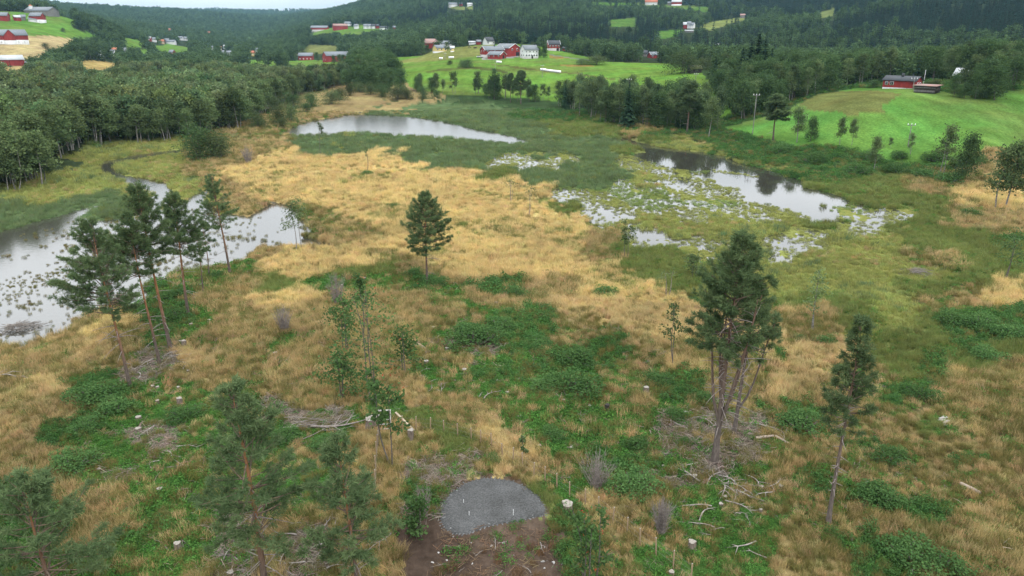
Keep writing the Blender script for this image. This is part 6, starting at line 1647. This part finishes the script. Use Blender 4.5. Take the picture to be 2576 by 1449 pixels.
fb = [join_pair('far_leaf', broadleaf('fl', 10.0, 0.1, 3.2, 330 + k, M_GREYBARK, M_WOODLEAF, 26, 12, 0.62, 1, 0.14, 0.35, 0.5, 0.95), 0) for k in range(3)]
fs_ = [join_pair('far_spruce', spruce('fs', 10.0, 1.9, 340 + k, 9, 7, 1, M_WOODNEEDLE), 0) for k in range(3)]
lc = np.array((0.066, 0.110, 0.048))[None] * (1 + 0.30 * fbm(FX / 45, FY / 45, 410, 3) + fr.normal(size=len(FX)) * 0.14)[:, None]
nc_ = np.array((0.012, 0.030, 0.022))[None] * (1 + 0.28 * fbm(FX / 60, FY / 60, 415, 3) + fr.normal(size=len(FX)) * 0.16)[:, None]
Fh = np.where(isc, fr.uniform(1.25, 2.0, len(FX)), fr.uniform(0.85, 1.35, len(FX))) * np.sqrt(FS)
Fh *= np.where((FD < 700), 0.85, 1.0)
# crowns that would stand in front of a farm or a field the valley shows are left out
ut_, vt_ = project(FX, FY, FZ + Fh * 9.2)
um_, vm_ = project(FX, FY, FZ + Fh * 5.0)
uq_, vq_ = project(FX, FY, FZ + Fh * 7.2)
hide = np.zeros(len(FX), bool)
for pv_ in FIELD_VIEW:
    hide |= (inside(pv_, ut_, vt_ + 1.0) | inside(pv_, um_, vm_) | inside(pv_, uq_, vq_))
for a_, b_, c_, d_ in KEEPOUT:
    hide |= (ut_ > a_) & (ut_ < c_) & (vt_ > b_ - 1) & (vt_ < d_) & (FD < 2600)
    hide |= (um_ > a_) & (um_ < c_) & (vm_ > b_) & (vm_ < d_) & (FD < 2600)
    hide |= (uq_ > a_) & (uq_ < c_) & (vq_ > b_) & (vq_ < d_) & (FD < 2600)
Ftint = np.clip(np.where(isc[:, None], nc_, lc), 0.004, 0.3)
Fpick = np.where(isc, fr.integers(3, 6, len(FX)), fr.integers(0, 3, len(FX)))
for nm, lb, sel in (('spruce_forest', 'dark spruce forest covering the steep hillside behind the red cabin', (FAZ > 0.36) & (FD > 560)), ('slope_forest', 'mixed forest on the middle hillside above the farm', (FAZ <= 0.36) & (FAZ > -0.2) & (FD > 560)),
                    ('valley_woods', 'leafy woods in the valley and on the far ridges round the village', (FAZ <= -0.2) & (FD > 560)), ('field_edge_woods', 'leafy woods behind the fields', FD <= 560)):
    i = np.nonzero(sel & ~hide)[0]
    if len(i):
        scatter(nm, lb, 'forest', np.stack([FX[i], FY[i], FZ[i] - 0.4], 1), fb + fs_, Ftint[i], Fh[i] * np.where(isc[i], 0.92, 1.0) * np.sqrt(FS[i]) / np.sqrt(FS[i]), fr, tilt=0.03, pick=Fpick[i])
print('far trees', len(FX), 'wood', len(rest), 'mid', COUNT)

# ------------------------------------------------------------------ ground vegetation
rng = np.random.default_rng(5)
xs, ys, ss = [], [], []
for d0, d1, dens, s in ((31, 46, 13, 0.85), (46, 62, 10, 0.95), (62, 85, 6.5, 1.1), (85, 115, 3.8, 1.35), (115, 160, 2.2, 1.65), (160, 230, 1.15, 2.0), (230, 330, 0.5, 2.5)):
    x, y = fan_points(d0, d1, dens, rng, 0.76 if d1 < 120 else 0.70)
    xs.append(x); ys.append(y); ss.append(np.full(len(x), s))
PX, PY, PS = np.concatenate(xs), np.concatenate(ys), np.concatenate(ss)
PC, _, _ = veg_class(PX, PY, 0.55)
PZ = ground_z(PX, PY)
PD = np.hypot(PX, PY)
inpad = (sdist(PAD, PX, PY) > -0.15)
soilk = (sdist(SOIL, PX, PY) + 1.5 * fbm(PX * 0.9, PY * 0.9, 133, 5, 0.65)) > 0
fieldk = (field_of(PX, PY) >= 0) | (sdist(DARKW, PX, PY) > 0.5 + 3 * fbm(PX * 0.2, PY * 0.1, 601, 4)) | (sdist(MERE, PX, PY) > 1.8 + 3 * fbm(PX * 0.2, PY * 0.1, 602, 4))
wetk = PZ < -0.03
R0 = rng.uniform(0, 1, len(PX))
ok = ~inpad & ~fieldk
tone = 1 + 0.36 * fbm(PX * 0.22, PY * 0.13, 201, 5, 0.65) + rng.normal(size=len(PX)) * 0.05
patch = fbm(PX * 0.11, PY * 0.08, 222, 3)
lay = {}
def pick_pts(key, mask, colour, var=0.1):
    i = np.nonzero(mask)[0]
    c = np.array(colour)[None] * tone[i][:, None] * (1 + rng.normal(size=(len(i), 3)) * 0.05)
    lay.setdefault(key, []).append((i, np.clip(c, 0.004, 0.8)))
dry_c, dry2_c, dry3_c = (0.575, 0.440, 0.202), (0.400, 0.300, 0.148), (0.490, 0.372, 0.185)
ol_c, gr_c, se_c, re_c = (0.165, 0.152, 0.055), (0.158, 0.188, 0.060), (0.265, 0.285, 0.092), (0.130, 0.182, 0.084)
hb_c, sh_c, br_c = (0.078, 0.182, 0.044), (0.064, 0.138, 0.044), (0.17, 0.105, 0.055)
A = ok & ~soilk
for p_, m_ in ((FLOOD, 0.5), (CHANNEL, 0.1), (POND, 0.5)):
    A &= (sdist(p_, PX, PY) < m_) | (PC == Cw)
mixg = fbm(PX * 0.09, PY * 0.06, 701, 4) > 0.27
pick_pts('dry', A & ~wetk & (PC == CT) & (R0 < 0.86 - 0.30 * mixg) & (PD > 84), dry_c)
pick_pts('dry', A & ~wetk & (PC == CT) & (R0 >= 0.56) & (R0 < 0.86) & mixg & (PD > 84), gr_c)
pick_pts('dry', A & ~wetk & (PC == CT) & (R0 < 0.86) & (PD <= 84), dry3_c)
pick_pts('dry', A & ~wetk & (PC == CT) & (R0 >= 0.86) & (R0 < 0.95), ol_c)
pick_pts('herb', A & ~wetk & (PC == CT) & (R0 >= 0.965) & (patch < 0.2), hb_c)
pick_pts('dry', A & ~wetk & (PC == Ct) & (R0 < np.where((PX > 16) & (PD < 85), 0.27, 0.46)), dry2_c)
pick_pts('dry', A & ~wetk & (PC == Ct) & (R0 >= np.where((PX > 16) & (PD < 85), 0.27, 0.46)) & (R0 < 0.76), ol_c)
pick_pts('herb', A & ~wetk & (PC == Ct) & (R0 >= 0.76) & (patch > -0.15), hb_c)
pick_pts('dry', A & ~wetk & (PC == Co) & (R0 < 0.22 + 0.3 * (patch > 0.1)), dry2_c)
pick_pts('dry', A & ~wetk & (PC == Co) & (R0 >= 0.40) & (R0 < 0.70), ol_c)
pick_pts('herb', A & ~wetk & (PC == Co) & (R0 >= 0.70), hb_c)
pick_pts('dry', A & ~wetk & (PC == Cg) & (R0 < 0.72), gr_c)
pick_pts('herb', A & ~wetk & (PC == Cg) & (R0 >= 0.8), hb_c)
pick_pts('herb', A & ~wetk & (PC == Ch) & (R0 < 0.76) & (PD < 140), hb_c)
pick_pts('dry', A & ~wetk & (PC == Ch) & (R0 >= 0.76) & (R0 < 0.87), ol_c)
pick_pts('dry', A & ~wetk & (PC == Ch) & (R0 >= 0.94), dry2_c)
pick_pts('shrubc', A & ~wetk & (PC == Cb) & (R0 < 0.36), sh_c)
pick_pts('herb', A & ~wetk & (PC == Cb) & (R0 >= 0.36) & (R0 < 0.76), hb_c)
pick_pts('dry', A & ~wetk & (PC == Cb) & (R0 >= 0.82), ol_c)
pick_pts('sedge', A & (PC == Cs) & (PZ > -0.06) & (R0 < 0.85), se_c)
pick_pts('reed', A & (PC == Cr) & (PZ > -0.10) & (R0 < 0.72), re_c)
pick_pts('sedge', A & (PC == Cr) & (PZ > -0.02) & (R0 >= 0.72) & (R0 < 0.90) & (patch > -0.25), gr_c)
pick_pts('reed', A & (PC == Cs) & (PZ > -0.06) & (R0 >= 0.85) & (patch > 0.0), re_c)
pick_pts('sedge', A & (PC == Cs) & (PD > 110) & (R0 >= 0.9) & (patch < -0.05), dry2_c)
isl = fbm(PX * 0.13, PY * 0.09, 555, 5, 0.65)
fl_ = ok & (sdist(FLOOD, PX, PY) > 0.5) & (PD < 150)
pick_pts('sedge', fl_ & (isl > 0.34), ol_c)
pick_pts('reed', fl_ & (isl <= 0.34) & (isl > -0.1) & (R0 < 0.13), ol_c)
pick_pts('dry', A & ~wetk & (PC == Cd) & (R0 < 0.13), ol_c)
pick_pts('herb', A & ~wetk & (PC == Cd) & (R0 >= 0.13) & (R0 < 0.24), hb_c)
pick_pts('twig', A & ~wetk & (PC == Cd) & (R0 >= 0.24) & (R0 < 0.85) & (PD < 110), (0.215, 0.185, 0.155))
pick_pts('twig', A & ~wetk & np.isin(PC, (Ch, Co)) & (R0 >= 0.90) & (R0 < 0.945) & (PD < 90), (0.21, 0.18, 0.15))
pick_pts('twig', ok & soilk & (R0 < 0.16), (0.17, 0.12, 0.08))
pick_pts('herb', ok & soilk & (R0 > 0.97), hb_c)
pick_pts('dry', ok & soilk & (R0 > 0.93) & (R0 < 0.96), br_c)
PROTO = {
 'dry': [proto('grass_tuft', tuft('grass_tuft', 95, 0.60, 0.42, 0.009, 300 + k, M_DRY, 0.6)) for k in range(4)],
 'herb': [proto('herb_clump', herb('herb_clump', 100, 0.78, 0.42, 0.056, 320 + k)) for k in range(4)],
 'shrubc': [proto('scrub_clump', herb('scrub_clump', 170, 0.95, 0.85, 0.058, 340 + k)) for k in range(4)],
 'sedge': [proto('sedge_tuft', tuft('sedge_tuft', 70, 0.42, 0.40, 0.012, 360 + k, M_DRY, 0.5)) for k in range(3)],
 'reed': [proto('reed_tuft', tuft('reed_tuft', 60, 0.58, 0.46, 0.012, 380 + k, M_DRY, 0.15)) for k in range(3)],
 'twig': [proto('twig_litter', twigs('twig_litter', 11, 0.8, 400 + k)) for k in range(4)],
}
NAMES = {'dry': ('dry_grass', 'knee-high tan and olive grass across the cleared knoll', 'grass'), 'herb': ('leafy_herbs', 'bright green raspberry and fern leaves among the stumps', 'herbs'),
         'shrubc': ('low_scrub', 'dense dark green scrub along the marsh and in hollows', 'scrub'), 'sedge': ('marsh_sedge', 'yellow green sedge standing in shallow marsh water', 'sedge'),
         'reed': ('water_reeds', 'dark green reeds around the open pond', 'reeds'), 'twig': ('twig_litter', 'grey felling twigs strewn over the cleared ground', 'twigs')}
for key, parts in lay.items():
    i = np.concatenate([p[0] for p in parts]); c = np.concatenate([p[1] for p in parts])
    lift = np.where(PZ[i] < 0, 0.0, PZ[i]) if key in ('sedge', 'reed') else PZ[i]
    nm, lb, ct = NAMES[key]
    wk_ = np.where((PZ[i] < -0.1), 0.42, 1.0)
    szz = wk_ * PS[i] * rng.uniform(0.65, 1.25, len(i)) * (1 + 0.45 * patch[i])
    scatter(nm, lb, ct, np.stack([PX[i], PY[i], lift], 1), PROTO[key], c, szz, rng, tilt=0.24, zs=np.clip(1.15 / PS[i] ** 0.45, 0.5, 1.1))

# fine sedge standing in the flooded marsh, water showing between the tufts
mx_, my_ = fan_points(105, 290, 3.0, rng, 0.62)
mc_, mu_, mv_ = veg_class(mx_, my_, 0.42)
mz_ = ground_z(mx_, my_)
mb_ = np.full(len(mx_), -99.0)
for p in BANDS:
    mb_ = np.maximum(mb_, sdist(p, mx_, my_))
den = 0.66 + 0.9 * fbm(mx_ * 0.16, my_ * 0.10, 640, 4) - 0.22 * sstep(-2, 2, mb_)
km = ((mc_ == Cm) | (mb_ > -1)) & (rng.uniform(0, 1, len(mx_)) < den) & (sdist(DARKW, mx_, my_) < 0.5) & (sdist(MERE, mx_, my_) < 1.6 + 3.5 * fbm(mx_ * 0.3, my_ * 0.2, 660, 3))
for p in (POND, FLOOD, CHANNEL):
    km &= sdist(p, mx_, my_) < 0.5
mx_, my_, mz_ = mx_[km], my_[km], mz_[km]
mt_ = np.array(se_c)[None] * (1 + 0.4 * fbm(mx_ * 0.2, my_ * 0.12, 650, 4) + rng.normal(size=len(mx_)) * 0.12)[:, None]
mt_[fbm(mx_ * 0.07, my_ * 0.05, 655, 3) > 0.12] *= (0.75, 0.92, 0.9)
scatter('flooded_sedge', 'yellow green sedge tussocks with white water gleaming between them', 'sedge', np.stack([mx_, my_, np.maximum(mz_, 0.0)], 1), PROTO['sedge'], np.clip(mt_, 0.01, 0.6), rng.uniform(0.6, 1.2, len(mx_)), rng, tilt=0.2, zs=np.full(len(mx_), 0.7))

# loose gravel spilling over the rim of the pad
gr_ = np.random.default_rng(61)
k = gr_.integers(0, nr_, 900); q = pc + (ring[k] - pc) * (gr_.normal(1.0, 0.035, 900))[:, None]
pebb = MB(); ph = gr_.normal(size=(1, 3))
pebb.add(np.array([(-1, 0, 0), (0, -0.8, 0), (1, 0, 0), (0, 0.8, 0), (0, 0, 0.7)]) * 0.05, [(0, 1, 4), (1, 2, 4), (2, 3, 4), (3, 0, 4)])
gz_ = np.maximum(ground_z(q[:, 0], q[:, 1]), np.where(sdist(PAD, q[:, 0], q[:, 1]) > 0.1, 2.07, 0))
scatter('gravel_spill', 'loose grey gravel along the rim of the pad', 'gravel', np.stack([q[:, 0], q[:, 1], gz_], 1), [proto('pebble', pebb.mesh('pebble', [M_LITTER]))], np.tile((0.10, 0.105, 0.11), (900, 1)) * gr_.uniform(0.6, 1.5, (900, 1)), gr_.uniform(0.6, 1.8, 900), gr_)

# ------------------------------------------------------------------ air
hz, N, L = nodes_of('haze')
pv = N('ShaderNodeVolumePrincipled'); pv.inputs['Color'].default_value = (0.40, 0.74, 1.0, 1); pv.inputs['Density'].default_value = 0.00005; pv.inputs['Anisotropy'].default_value = 0.2
o = N('ShaderNodeOutputMaterial'); L(pv.outputs[0], o.inputs['Volume'])
zt = float(GZ.max()) + 60
zb = float(GZ.min()) - 2
hb = link('haze', MB().box((0, 0, (zt + zb) / 2), (25000, 25000, zt - zb)).mesh('haze', [hz])); hb['kind'] = 'stuff'; hb['label'] = 'thin blue valley haze'; hb['category'] = 'haze'
